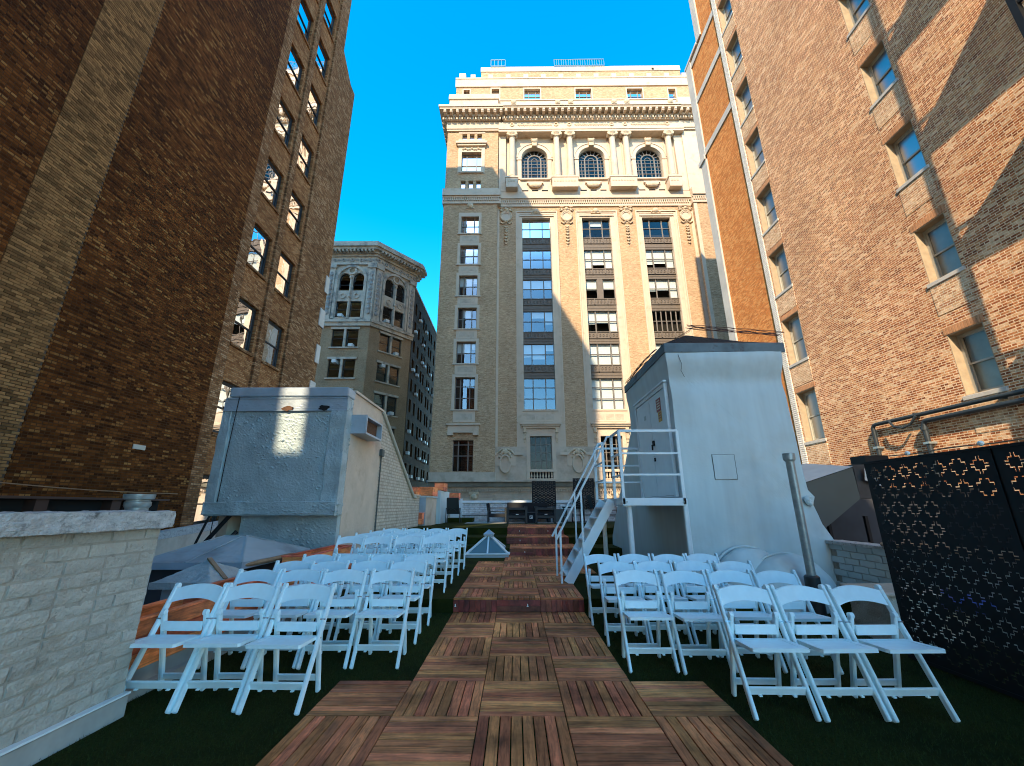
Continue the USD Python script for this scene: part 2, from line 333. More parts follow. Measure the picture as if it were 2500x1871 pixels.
brick('brick_bay', 'x', (0, 0, 0), (0, 0, 0), (.18, .11, .06), var=(.4, .18), bump=.8, third=[(0, (.17, .062, .020)), (.5, (.28, .122, .043)), (1, (.40, .215, .095))])
mat('lintel_brick', (.46, .22, .10), .85, var=(3, .35))
mat('jamb_stone', (.40, .30, .19), .8, var=(5, .2))
mat('mortar_dark', (.07, .055, .042), .95, var=(8, .3), bump=(30, .6, .01))
mat('brick_strip', (.22, .118, .046), .85, spec=.08, var=(10, .2), bump=(40, .5, .008), rnd=.5)
mat('brick_strip_joined', (.22, .118, .046), .85, spec=.08, var=(10, .2), bump=(40, .5, .008), tone=.5)
mat('quoin_stone', (.50, .46, .40), .8, var=(1., .15), bump=(8, .3, .02))
mat('terracotta', (.48, .42, .34), .6, var=(1.2, .14), bump=(9, .3, .03), stain=(.8, (.16, .15, .14), .5, .7))
brick('brick_grey', 'y', (.36, .26, .165), (.32, .23, .145), (.27, .195, .125), w=.3, h=.1, var=(.3, .2), bump=.4)
brick('brick_flank_shaded', 'x', (.060, .030, .011), (.050, .025, .010), (.040, .021, .009), w=.3, h=.1, var=(.3, .25), bump=.4)  # flank copy of the brick, alley shade darkened into its colour
mat('ac_white', (.62, .63, .62), .5)
mat('ac_dark', (.04, .04, .04), .6)
mat('concrete', (.30, .29, .26), .9, var=(2, .25), bump=(20, .4, .02))
mat('led', (.9, .88, .8), .3)

# ------------------------------------------------------------------ setting: street, roofs, lawn terraces
def struct(name, mb, m, smooth=False, kind='structure'): return mb.build('/World', name, m, smooth, kind=kind)
struct('street', MB().box(-400, 400, -300, 500, -9.6, -9), 'asphalt')
struct('terrace_roof', MB().box(-3.55, 5.6, -3, 21.5, -9, -.06), 'concrete')
v, f = rough((fine_box(-10.5, -3.56, -3, 24, -9, -.40, 1.).vertices, fine_box(-10.5, -3.56, -3, 24, -9, -.40, 1.).faces), .03, .7)
struct('lower_roof', MB().raw(v, f), 'roof_silver')
struct('dark_roof', MB().box(5.61, 12, -3, 30, -9, -.45), 'roof_dark')
Y1, Y2, Y3, Y4 = 6.46, 11.75, 13.0, 14.32
Z1, Z2, Z3, Z4 = .1745, .365, .552, .757
lw = MB()
lw.box(-3.0, 5.3, -2.5, Y1, -.05, -.014)
lw.box(-3.5, 5.3, Y1 + .012, Y2 + .6, -.05, Z1 - .014)
lw.box(-3.52, -.27, 12.58, Y3 + .4, -.05, Z2 - .014); lw.box(-.268, 4.2, Y2 + .012, Y3 + .4, -.05, Z2 - .014)
lw.box(-3.53, 4.4, Y3 + .012, Y4 + .4, -.05, Z3 - .014)
lw.box(-3.54, 5.4, Y4 + .012, 21.0, -.05, Z4 - .014)
struct('lawn', lw, 'turf')
struct('ledge', MB().box(-3.42, -3.005, 3.475, Y1, -.05, .17).box(-3.02, -2.94, 3.475, Y1 - .01, -.05, .06), 'flashing')
# turf blades on the near lawn
n = 90000
bx = nrng.uniform(-3.0, 5.2, n); by = nrng.uniform(2.3, 6.4, n)
ok = ~((np.abs(bx - .042) < .925) | ((np.abs(bx - .042) < 1.535) & (by < 4.07)))
bx, by = bx[ok], by[ok]; n = len(bx)
th = nrng.uniform(0, 2 * PI, n); hh = nrng.uniform(.012, .030, n); ln = nrng.normal(0, .010, (n, 2)); ww = .0022
V = np.zeros((n, 3, 3)); V[:, :, 2] = -.014
V[:, 0, 0] = bx - ww * np.cos(th); V[:, 0, 1] = by - ww * np.sin(th); V[:, 1, 0] = bx + ww * np.cos(th); V[:, 1, 1] = by + ww * np.sin(th)
V[:, 2, 0] = bx + ln[:, 0]; V[:, 2, 1] = by + ln[:, 1]; V[:, 2, 2] += hh
g = MB().raw(V.reshape(-1, 3), np.arange(3 * n).reshape(-1, 3)).build('/World', 'turf_blades', 'turf_blade', kind='stuff', label='dark green artificial turf blades covering the near lawn', cat='turf')
set_tone(g, np.repeat(nrng.random(n), 3))

# ------------------------------------------------------------------ the deck
TILE = .61; X0 = -.263
def deck_tile(parent, x, y, z, along, w=TILE, d=TILE):
    """one tile of boards on a dark tray; boards run away from the camera (along) or across"""
    tp = MB().box(x + .004, x + w - .004, y + .004, y + d - .004, z - .045, z - .024).build(parent, 'deck_tile', 'deck_tray')
    span, run = (w, d) if along else (d, w)
    nb = max(1, round(span / .0763)); p = span / nb
    for i in range(nb):
        a0, a1 = i * p + .0040, (i + 1) * p - .0040
        dz = rng.uniform(-.0025, .0025)
        m = MB()
        if along: m.cbox(x + a0, x + a1, y + .003, y + d - .003, z - .024, z + dz, .0022)
        else: m.cbox(x + .003, x + w - .003, y + a0, y + a1, z - .024, z + dz, .0022)
        m.build(tp, 'board', 'deck_along' if along else 'deck_across')
def deck(name): return thing(name, None, None, kind='structure')
aisle = deck('deck_aisle')
y0 = 3.451
for j in range(-1, 5):
    y = y0 + j * TILE; d = TILE if j < 4 else Y1 - .02 - y
    for i in range(-1, 4):
        if (i < 0 or i > 2) and j > 0: continue
        deck_tile(aisle, X0 + (i - 1) * TILE, y, 0, (i + j) % 2 == 0, d=d)
upper = deck('deck_landing')
def risers(parent, y, z0, z1, cols, lights):
    for x, w, vert in cols:
        if vert:
            nb = max(1, round(w / .0763)); p = w / nb
            for i in range(nb):
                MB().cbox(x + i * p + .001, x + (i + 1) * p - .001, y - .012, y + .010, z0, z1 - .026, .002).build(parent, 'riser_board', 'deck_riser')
        else:
            nb = 2; p = (z1 - .026 - z0) / nb
            for i in range(nb):
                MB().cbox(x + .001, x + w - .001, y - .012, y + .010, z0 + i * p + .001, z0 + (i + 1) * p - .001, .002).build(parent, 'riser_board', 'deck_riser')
    for lx in lights:
        MB().lathe((0, 0, 0), [(0, 0), (.008, 0), (.010, .006), (0, .010)], 10)
        m = MB().beam((lx, y - .0125, (z0 + z1) / 2 + .0), (lx, y - .021, (z0 + z1) / 2 + .0), .014, .03, r=.004)
        m.beam((lx, y - .013, (z0 + z1) / 2 - .018), (lx, y - .028, (z0 + z1) / 2 - .018), .026, .006, r=.002)
        m.build(parent, 'step_light', 'led')
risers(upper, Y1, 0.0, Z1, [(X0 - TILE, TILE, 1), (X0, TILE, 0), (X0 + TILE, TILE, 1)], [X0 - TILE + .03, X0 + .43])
for i in (0, 2): deck_tile(upper, X0 + (i - 1) * TILE, Y1 - .01, Z1, False, d=.075)
deck_tile(upper, X0, Y1 - .01, Z1, True, d=.15)
for i, ys, ye, ph in ((0, Y1 + .065, 10.55, 1), (1, Y1 + .14, Y2 - .02, 0), (2, Y1 + .065, Y2 - .02, 1), (3, 8.72, Y2 - .02, 1)):
    y, k = ys, 0
    while ye - y > .12:
        d = min(TILE if not (i == 1 and False) else TILE, ye - y)
        deck_tile(upper, X0 + (i - 1) * TILE, y, Z1, (k + ph) % 2 == 1, d=d); y += d; k += 1
steps = deck('deck_steps')
for yy, ye, za, zb, xs in ((Y2, Y3, Z1, Z2, (-.153, .457, 1.067)), (Y3, Y4, Z2, Z3, (X0, X0 + TILE, X0 + 2 * TILE)), (Y4, 16.9, Z3, Z4, (X0, X0 + TILE, X0 + 2 * TILE))):
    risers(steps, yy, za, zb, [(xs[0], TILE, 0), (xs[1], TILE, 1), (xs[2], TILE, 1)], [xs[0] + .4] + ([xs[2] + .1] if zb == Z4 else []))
    for c, x in enumerate(xs):
        y, k = yy - .01, 0
        while ye - .03 - y > .15:
            d = min(TILE, ye - .025 - y); deck_tile(steps, x, y, zb, (k + c) % 2 == (0 if c else 1), d=d); y += d; k += 1

# ------------------------------------------------------------------ folding chairs
def make_chair(label, loc, rz):
    t = thing('folding_chair', label, 'chair', loc, rz, 'white folding chairs set out in rows either side of the aisle')
    # local frame: front feet at y=0, the sitter faces -y
    def xz(sx, y0, z0, y1, z1, w, h, m): m.beam((sx, y0, z0), (sx, y1, z1), w, h, up=(0, -1, .5), r=.006)
    for s in (-1, 1):
        m = MB()
        m.beam((s * .209, .0, .0), (s * .209, .395, .755), .026, .048, up=(0, -1, .52), r=.007)
        c = []   # rounded top of the stile
        m.tube([(s * .209 - .013, .405, .762), (s * .209 + .013, .405, .762)], .0245, 14)
        m.build(t, 'front_leg', 'chair_white')
        m = MB()
        m.beam((s * .172, .40, 0.), (s * .172, .268, .585), .030, .044, up=(0, -1, -.2), r=.007)
        m.tube([(s * .172 - .015, .264, .590), (s * .172 + .015, .264, .590)], .0225, 14)
        lg = m.build(t, 'rear_leg', 'chair_white')
        for yy_, zz_ in ((.262, .545), (.222, .425)): MB().tube([(s * .185, yy_, zz_), (s * .226, yy_, zz_)], .006, 8).build(lg, 'pivot_bolt', 'chair_metal')
    # back rest: arched board between the stiles, curved in plan
    n = 15; V = []; F = []
    for i in range(n):
        u = i / (n - 1) * 2 - 1; x = u * .197
        lo, hi = .645 + .030 * (1 - u * u), .745 + .032 * (1 - u * u)
        bow = .022 * (1 - u * u)
        for z, e in ((lo, 0), (hi, 0), (hi, 1), (lo, 1)):
            yb = .395 * (z / .755) + bow - .012 + e * .020
            V.append((x, yb, z))
    for i in range(n - 1):
        for k in range(4): F.append((i * 4 + k, i * 4 + (k + 1) % 4, (i + 1) * 4 + (k + 1) % 4, (i + 1) * 4 + k))
    F += [(0, 3, 2, 1), ((n - 1) * 4, (n - 1) * 4 + 1, (n - 1) * 4 + 2, (n - 1) * 4 + 3)]
    MB().raw(V, F).build(t, 'back_rest', 'chair_white', 35)
    # seat: frame with rounded front corners and slats
    P = Polygon([(-.190, -.06), (.190, -.06), (.197, -.04), (.186, .235), (-.186, .235), (-.197, -.04)]).buffer(.006)
    zs = lambda y: .452 - (y + .06) * .055
    inner = Polygon([(-.150, -.015), (.150, -.015), (.148, .20), (-.148, .20)])
    m = MB().poly(P.difference(inner), .428, .452, 'c'); v = m.v[0]; v[:, 2] -= (v[:, 1] + .06) * .055
    st = m.build(t, 'seat', 'chair_white')
    for k in range(7):
        ya = -.015 + k * .0307
        m = MB().cbox(-.150, .150, ya + .0006, ya + .0300, .432, .4505, .0025); v = m.v[0]; v[:, 2] -= (v[:, 1] + .06) * .055
        m.build(st, 'seat_slat', 'chair_white')
    MB().cbox(-.158, .158, .255, .275, .455, .525, .005).build(t, 'rear_rail', 'chair_white')
    MB().beam((-.197, .078, .150), (.197, .078, .150), .018, .058, up=(0, -.45, 1), r=.004).build(t, 'front_stretcher', 'chair_white')
    MB().beam((-.158, .376, .105), (.158, .376, .105), .018, .046, up=(0, -.2, 1), r=.004).build(t, 'rear_stretcher', 'chair_white')
    for s in (-1, 1):
        MB().cbox(s * .12 - .012, s * .12 + .012, .070, .092, .112, .1215, .002).build(t, 'stretcher_clip', 'chair_white')
    return t
ORD = ['first', 'second', 'third', 'fourth', 'fifth', 'sixth', 'seventh', 'eighth']
chair0 = None
CHG = 'white folding chairs set out in rows either side of the aisle'
def put_chair(x, y, z, side, row, k, nk):
    global chair0
    rname = 'front row' if row == 0 else f'{ORD[row]} row' if row < 7 or side == 'right' else 'rearmost row'
    pos = 'nearest the aisle' if k == 0 else 'at the outer end' if k == nk - 1 else f'{ORD[k]} from the aisle'
    lab = f'white folding chair {pos}, {rname}, {side} of the aisle'
    loc = (x + rng.uniform(-.008, .008), y + rng.uniform(-.03, .03), z); rz = rng.uniform(-2.2, 2.2)
    if chair0 is None: chair0 = make_chair(lab, loc, rz)
    else: copy(chair0, 'folding_chair', lab, 'chair', loc, rz, CHG)
P_ = .468
for row, (y, z) in enumerate(((3.49, 0), (4.34, 0), (5.05, 0), (5.76, 0), (6.83, Z1), (7.63, Z1), (8.44, Z1), (9.32, Z1))):
    if row == 0: xs = [-1.755 - k * P_ for k in range(3)]
    else: xs = [-1.285 - k * P_ for k in range(4)]
    for k, x in enumerate(xs): put_chair(x, y, z - .004, 'left', row, k, len(xs))
for row, y in enumerate((3.39, 4.22, 4.99, 5.79)):
    if row == 0: xs = [1.85 + k * P_ for k in range(3)]
    else: xs = [(1.225, 1.19, 1.155)[row - 1] + k * P_ for k in range(4)]
    for k, x in enumerate(xs): put_chair(x, y, -.004, 'right', row, k, len(xs))

# ------------------------------------------------------------------ near painted brick wall with rough coping
wt = thing('painted_brick_wall', 'pale painted brick wall with rough coping at the left foreground', 'wall')
MB().box(-3.16, -2.812, -2.5, 3.462, -.05, 1.25).build(wt, 'wall_core', 'painted_mortar')
v, f = rough((fine_box(-2.83, -2.812, 1.2, 3.462, .1, 1.25, .02).vertices, fine_box(-2.83, -2.812, 1.2, 3.462, .1, 1.25, .02).faces), .004, 22)
MB().raw(v, f).build(wt, 'mortar_face', 'painted_mortar', True)
ch = .0868
for r in range(13):
    z = .128 + r * ch
    y = 3.468 - (0 if r % 2 else .14)
    first = True
    if r % 2 == 0:
        runs = [(3.328, 3.468)]
    else: runs = []
    while y > 1.35:
        L = rng.choice([.275, .275, .28, .27, .14]) if not first else .275
        runs.append((y - L, y)); y -= L; first = False
    for a, b in runs:
        m = trimesh.creation.box(extents=(.03, b - a - .012, min(ch, 1.25 - z) - .011)); m = m.subdivide_to_size(.034)
        m.apply_translation((0, 0, 0))
        vv = m.vertices.copy(); ext = np.array([.015, (b - a - .012) / 2, (ch - .011) / 2])
        q = np.abs(vv) / ext
        vv -= np.sign(vv) * (np.clip(q - .7, 0, 1) ** 2) * .035 * np.roll(q, 1, axis=1) ** 2
        c = np.array([-2.822 + rng.uniform(-.002, .004), (a + b) / 2, z + ch / 2])
        vv = vv + c
        d = (meshkit.fbm(vv * 26, 3, 5) - .5) * .014
        vv[:, 0] += d; vv[:, 2] += (meshkit.fbm(vv * 14, 2, 9) - .5) * .008; vv[:, 1] += (meshkit.fbm(vv * 14, 2, 19) - .5) * .008
        MB().raw(vv, m.faces).build(wt, 'brick', 'painted_brick', 60)
m = fine_box(-3.24, -2.74, -2.5, 3.50, 1.25, 1.372, .05); keep = m.vertices[:, 1] > 0
v, f = rough((m.vertices, m.faces), .016, 16, 3)
MB().raw(v, f).build(wt, 'coping', 'coping_rough', 50)
MB().cbox(-2.81, -2.772, -2.5, 3.475, -.02, .125, .008).build(wt, 'baseboard', 'flashing')
MB().beam((-2.775, -2.5, .131), (-2.79, 3.475, .131), .05, .012).build(wt, 'base_flashing', 'white_trim')
t = thing('vent_pipe', 'short silver vent pipe with flared cap behind the painted brick wall', 'pipe', (-3.44, 3.92, 0))
MB().lathe((0, 0, 0), [(.085, -.4), (.085, 1.44), (.0, 1.44)], 20).build(t, 'pipe_body', 'pipe_silver', 40)
MB().lathe((0, 0, 1.40), [(.088, 0), (.10, .02), (.098, .05), (.088, .055), (.088, .07), (.112, .075), (.116, .10), (.116, .118), (.0, .122)], 24).build(t, 'pipe_cap', 'pipe_silver', 40)

# ------------------------------------------------------------------ planters
def planter(label, x0, x1, y0, y1, z0, z1, boards=2, group=None, soil=True):
    t = thing('wood_planter', label, 'planter', group=group)
    th = .022; hb = (z1 - z0 - .02) / boards
    for k in range(boards):
        a, b = z0 + k * hb + .001, z0 + (k + 1) * hb - .002
        MB().cbox(x1 - th, x1, y0, y1, a, b, .003).build(t, 'side_board', 'cedar')
        MB().cbox(x0, x0 + th, y0, y1, a, b, .003).build(t, 'side_board', 'cedar')
        MB().cbox(x0 + th, x1 - th, y0, y0 + th, a, b, .003).build(t, 'end_board', 'cedar_x')
        MB().cbox(x0 + th, x1 - th, y1 - th, y1, a, b, .003).build(t, 'end_board', 'cedar_x')
    r = MB(); w = .045
    r.poly(rect(x0 - .012, x1 + .012, y0 - .012, y1 + .012).difference(rect(x0 + w, x1 - w, y0 + w, y1 - w)), z1 - .018, z1, 'c')
    r.build(t, 'rim', 'cedar')
    MB().box(x0 + th, x1 - th, y0 + th, y1 - th, z0 + .01, z1 - (.12 if soil else z1 - z0 - .03)).build(t, 'soil', 'soil')
    return t
PG = 'cedar planters'
planter('long cedar planter on the ledge beside the painted brick wall', -3.36, -2.985, 3.50, 4.62, .175, .555, 3)
planter('cedar planter behind the front chairs under the small metal skylight', -3.36, -2.99, 4.72, 5.95, .175, .60, 3)
planter('long empty cedar planter in front of the silver stair bulkhead', -3.42, -3.06, 6.55, 8.38, .1745, .72, 3, soil=False)

# ------------------------------------------------------------------ metal skylights on the lower roof
def hip(x0, x1, y0, y1, ze, zr, ridge, over=.06):
    """hipped roof: eave rectangle, ridge from ridge[0] to ridge[1]"""
    (ra, rb) = ridge
    V = [(x0, y0, ze), (x1, y0, ze), (x1, y1, ze), (x0, y1, ze), (*ra, zr), (*rb, zr)]
    ramp = [(0, 1, 5), (0, 5, 4), (1, 2, 5), (2, 3, 4), (2, 4, 5), (3, 0, 4)]
    return np.array(V, float), np.array(ramp)
t = thing('metal_skylight', 'large silver-blue hipped metal skylight on the lower roof', 'skylight')
MB().box(-5.15, -3.92, 6.35, 8.1, -.4, .60).build(t, 'curb', 'ac_dark')
v, f = hip(-5.3, -3.8, 6.22, 8.2, .665, .955, ((-4.72, 7.15), (-4.36, 7.15)))
mm = trimesh.Trimesh(v, f).subdivide_to_size(.07); v, f = rough((mm.vertices, mm.faces), .02, 5, 4)
MB().raw(v, f).build(t, 'hipped_top', 'roof_silver', 60)
MB().poly(rect(-5.31, -3.79, 6.21, 8.21).difference(rect(-5.27, -3.83, 6.25, 8.17)), .575, .668, 'c').build(t, 'fascia', 'silver_trim')
for a, b in (((-5.3, 6.22, .67), (-4.72, 7.15, .965)), ((-3.8, 6.22, .67), (-4.36, 7.15, .965)), ((-4.6, 6.22, .67), (-4.42, 7.1, .955)), ((-3.8, 8.2, .67), (-4.36, 7.15, .965)), ((-4.72, 7.15, .965), (-4.36, 7.15, .965))):
    MB().beam(a, b, .02, .012).build(t, 'seam', 'roof_silver')
m = MB(); m.tube([(-3.82, 6.3, .62), (-3.76, 6.9, .63), (-3.80, 7.6, .63)], .035, 8).build(t, 'edge_roll', 'copper_cap', 40)
t = thing('metal_skylight', 'small rough silver pyramid skylight cap in front of the large one', 'skylight')
MB().box(-3.98, -3.47, 5.12, 5.75, -.4, .55).build(t, 'curb', 'roof_silver')
v, f = hip(-4.06, -3.40, 5.04, 5.82, .59, .79, ((-3.74, 5.42), (-3.72, 5.42)))
mm = trimesh.Trimesh(v, f).subdivide_to_size(.035); v, f = rough((mm.vertices, mm.faces), .016, 12, 4)
MB().raw(v, f).build(t, 'pyramid_top', 'silver_paint', 60)
m = fine_box(-4.07, -3.39, 5.03, 5.83, .53, .60, .04); v, f = rough((m.vertices, m.faces), .01, 12, 8)
MB().raw(v, f).build(t, 'rim', 'silver_paint', 60)
MB().beam((-3.40, 5.3, .60), (-3.72, 5.42, .81), .05, .02).beam((-3.39, 5.3, .50), (-3.39, 5.3, .60), .05, .02, up=(1, 0, 0)).build(t, 'strap', 'copper_cap')
# ledges and the slot at the foot of the dark brick wall
t = thing('wall_flashing', 'white-washed sloping flashing along the foot of the dark brick wall', 'flashing')
MB().raw([(-10.48, 12.3, .70), (-10.48, 17.5, 1.13), (-10.3, 12.3, .68), (-10.3, 17.5, 1.11), (-10.28, 12.3, .48), (-10.28, 17.5, .86)], [(0, 2, 3, 1), (2, 4, 5, 3)]).build(t, 'flashing_top', 'coping_rough')
MB().raw([(-10.27, 12.3, .48), (-10.27, 17.5, .86), (-10.2, 12.3, -.4), (-10.2, 17.5, -.2)], [(0, 2, 3, 1)]).build(t, 'flashing_skirt', 'plaster_tan')
t = thing('steel_canopy', 'low dark canopy with openings at the foot of the dark brown building', 'canopy')
MB().box(-10.5, -9.9, 6.0, 12.3, 1.58, 1.63).build(t, 'canopy_edge', 'iron_brown')
MB().box(-10.47, -10.2, 6.0, 12.3, 1.0, 1.58).build(t, 'opening', 'dark_hole')
for y in (8.9, 10.6, 11.1): MB().box(-10.2, -9.95, y, y + .25, .9, 1.58).build(t, 'post', 'iron_brown')
pts = [(-10.35, 6.5 + i * .6, 2.02 - .08 * math.sin(i / 11 * PI) - i * .02) for i in range(12)]
tag = MB().tube(pts, .012, 6).build('/World', 'wall_cable', 'copper_cap', label='thin cable strung along the foot of the dark brick wall', cat='cable')
t = thing('wall_plate', 'small pale plate on the dark brick wall', 'plate')
MB().cbox(-10.5, -10.47, 11.35, 11.75, 2.95, 3.08, .01).build(t, 'plate_face', 'sash_light')

# ------------------------------------------------------------------ silver stair bulkhead (left)
LB = thing('stair_bulkhead', 'silver-painted stair bulkhead with tan side wall behind the left chairs', 'bulkhead')
m = fine_box(-6.05, -3.50, 8.44, 8.75, 1.27, 3.62, .022)
def lumpy(m, seed, amp, big=.03):
    tmm = trimesh.Trimesh(m.vertices, m.faces); v, f = np.array(tmm.vertices), tmm.faces; nn = tmm.vertex_normals
    d = (meshkit.fbm(v * 2.2, 2, seed) - .5) * big + np.clip(meshkit.fbm(v * 24, 2, seed + 3) - .60, 0, 1) * amp * np.clip(meshkit.fbm(v * 1.6, 2, seed + 9) * 4 - 1.5, .15, 1)
    return v + nn * d[:, None], f
v, f = lumpy(m, 11, .11); v[:, 1] = np.minimum(v[:, 1], 8.75)
fp = MB().raw(v, f).build(LB, 'front_slab', 'silver_paint', 60)
v, f = lumpy(fine_box(-6.06, -3.495, 8.405, 8.6, 3.33, 3.58, .03), 41, .03, .03)
MB().raw(v, f).build(LB, 'upper_band', 'silver_trim', 60)
MB().cbox(-6.06, -3.49, 8.385, 8.44, 3.315, 3.335, .004).build(LB, 'drip_edge', 'silver_trim')
v, f = lumpy(fine_box(-6.08, -3.49, 8.36, 8.6, 1.26, 1.50, .03), 51, .10, .09)
MB().raw(v, f).build(LB, 'bottom_roll', 'silver_paint', 60)
v, f = lumpy(fine_box(-3.80, -3.47, 8.385, 8.6, 1.45, 3.32, .03), 61, .10, .09)
MB().raw(v, f).build(LB, 'edge_patch', 'silver_paint', 60)
v, f = lumpy(fine_box(-6.07, -5.88, 8.40, 8.6, 1.45, 3.32, .03), 71, .08, .07)
MB().raw(v, f).build(LB, 'edge_patch', 'silver_paint', 60)
m = fine_box(-5.42, -3.515, 8.60, 8.80, .2, 1.30, .022); v, f = lumpy(m, 21, .16)
MB().raw(v, f).build(LB, 'lower_wall', 'silver_paint', 60)
m = fine_box(-3.76, -3.488, 8.42, 8.62, 1.30, 3.60, .05); v, f = lumpy(m, 31, .1, .06)
MB().raw(v, f).build(LB, 'corner_patch', 'silver_paint', 60)
MB().cbox(-6.0, -3.49, 8.40, 8.8, 3.63, 3.83, .02).build(LB, 'coping', 'silver_trim')
MB().cbox(-6.03, -3.48, 8.385, 8.42, 3.575, 3.60, .004).build(LB, 'drip_edge', 'silver_trim')
MB().cbox(-6.07, -3.49, 8.40, 8.75, 1.24, 1.30, .02).build(LB, 'lip', 'silver_paint')
for hx, hz, hw in ((-4.72, 3.36, .10), (-3.96, 3.38, .10)):
    P = Polygon([(hx + 1.15 * hw * rng.uniform(.7, 1.2) * math.cos(a), hz + .055 * rng.uniform(.6, 1.3) * math.sin(a)) for a in np.linspace(0, 2 * PI, 13)[:-1]])
    h = MB().poly(P, 8.372, 8.42).build(LB, 'rust_hole', 'rust' if hx < -4.2 else 'dark_hole')
# side wall: plaster then painted brick, top slopes down
side = Polygon([(8.75, -.3), (15.75, -.3), (15.75, 1.77), (14.7, 1.77), (10.76, 3.80), (8.75, 3.80)])
pl = side.intersection(rect(8, 10.84, -1, 5)); bk = side.intersection(rect(10.84, 16, -1, 5))
MB().poly(pl, -3.80, -3.50, 'a').build(LB, 'plaster_wall', 'plaster_tan')
MB().poly(bk, -3.80, -3.50, 'a').build(LB, 'brick_side', 'brick_cream')
roofp = [(8.8, 3.74), (10.8, 3.74), (14.72, 1.70)]
MB().raw([(-6.0, 8.8, 3.74), (-3.8, 8.8, 3.74), (-6.0, 10.8, 3.74), (-3.8, 10.8, 3.74), (-6.0, 14.72, 1.70), (-3.8, 14.72, 1.70)], [(0, 1, 3, 2), (2, 3, 5, 4)]).build(LB, 'roof_top', 'roof_silver')
MB().box(-6.0, -5.8, 8.8, 14.7, -.3, 1.6).build(LB, 'far_wall', 'plaster_tan')
mm = MB()
for a, b in (((8.74, 3.83), (10.76, 3.83)), ((10.76, 3.83), (14.7, 1.80)), ((14.7, 1.80), (15.76, 1.80))):
    mm.beam((-3.64, *a), (-3.64, *b), .36, .05)
mm.build(LB, 'side_coping', 'plaster_tan')
MB().tube([(-3.46, 10.7, 3.80), (-3.46, 10.9, 3.70), (-3.46, 14.68, 1.74), (-3.46, 15.0, 1.72)], .045, 10).build(LB, 'gutter', 'sash_light', 40)
MB().tube([(-3.47, 10.86, .7), (-3.47, 10.86, 2.70)], .018, 8).cbox(-3.5, -3.42, 10.76, 10.96, 2.66, 2.84, .01).build(LB, 'conduit', 'duct_grey', 40)
vb = MB().poly(rect(8.72, 9.85, 2.90, 3.30).difference(rect(8.76, 9.81, 2.94, 3.26)), -3.5, -3.18, 'a').build(LB, 'vent_box', 'silver_trim')
MB().box(-3.5, -3.30, 8.76, 9.81, 2.94, 3.26).build(vb, 'vent_screen', 'rust')
MB().poly(rect(8.72, 8.76, 2.90, 3.30), -3.17, -3.16, 'a').build(vb, 'vent_cheek', 'silver_trim')
for a, b, r in (((-5.98, 8.5, 1.26), (-6.15, 8.4, .55), .022), ((-5.58, 8.5, 1.26), (-5.92, 8.35, .70), .04), ((-5.40, 8.5, .95), (-5.50, 8.35, .75), .04)):
    MB().tube([a, b], r, 8).build(LB, 'strut', 'black_metal')
MB().tube([(-5.86, 8.43, .8), (-5.82, 8.40, 1.6), (-5.80, 8.38, 2.4), (-5.76, 8.38, 3.6)], .008, 6).build(LB, 'hanging_wire', 'black_metal')
# ------------------------------------------------------------------ pier with planters and rear parapet
t = thing('masonry_pier', 'tan plastered pier with a pale blue patch at the far left end of the lawn', 'pier')
P = Polygon([(-4.3, 16.1), (-3.32, 16.1), (-3.17, 16.4), (-3.17, 17.4), (-4.3, 17.4)])
m = trimesh.creation.extrude_polygon(P, 1.02, engine='earcut').subdivide_to_size(.07); m.apply_translation((0, 0, .72)); v, f = rough((m.vertices, m.faces), .012, 5)
MB().raw(v, f).build(t, 'pier_body', 'plaster_tan', 50)
MB().poly(affinity.scale(P, 1.06, 1.06), 1.742, 1.80, 'c').build(t, 'pier_cap', 'white_paint')
MB().box(-3.56, -3.33, 16.075, 16.088, .74, 1.735).build(t, 'blue_patch', 'silver_trim')
t = thing('masonry_pier', 'narrow white pier beside the sling patio chair', 'pier')
m = fine_box(-3.34, -3.06, 17.6, 19.9, .72, 2.05, .1); v, f = rough((m.vertices, m.faces), .03, 3)
MB().raw(v, f).build(t, 'pier_body', 'white_paint', 50)
PL = 'cedar planter boxes at the far left end of the lawn'
planter('small cedar planter at the left end of the tan pier top', -3.86, -3.62, 15.7, 16.3, 1.80, 2.11, 2)
planter('largest cedar planter across the tan pier top', -3.64, -3.12, 16.25, 17.3, 1.81, 2.13, 2)
planter('cedar planter on the narrow white pier', -3.4, -3.0, 18.0, 18.9, 2.06, 2.38, 2)
planter('cedar planter on the white parapet behind the sling patio chair', -3.06, -2.62, 20.0, 20.6, 1.72, 2.02, 2)
planter('cedar planter standing low against the tan pier', -3.62, -3.36, 15.78, 16.04, .80, 1.20, 2)
t = thing('rear_parapet', 'low white painted brick parapet behind the black lounge furniture', 'wall')
MB().box(-3.05, 8.0, 20.5, 20.8, .5, 1.56).build(t, 'parapet_wall', 'brick_white_y')
MB().cbox(-3.08, 8.0, 20.44, 20.86, 1.56, 1.68, .02).build(t, 'parapet_cap', 'white_trim')
MB().box(-3.05, -2.5, 20.42, 20.49, .8, 1.78).build(t, 'parapet_end', 'white_trim')
MB().tube([(-2.6, 20.46, 1.03), (8, 20.46, 1.03)], .02, 8).build(t, 'pipe_run', 'duct_grey')
struct('paving_mat', MB().box(-2.1, 2.0, 18.1, 20.3, .744, .752), 'concrete')
struct('turf_step', MB().box(-3.05, -1.9, 19.4, 20.42, .74, .92), 'turf')

# ------------------------------------------------------------------ lounge furniture at the back
t = thing('sling_chair', 'dark mesh sling patio chair by the narrow white pier', 'chair', (-2.64, 18.36, .744))
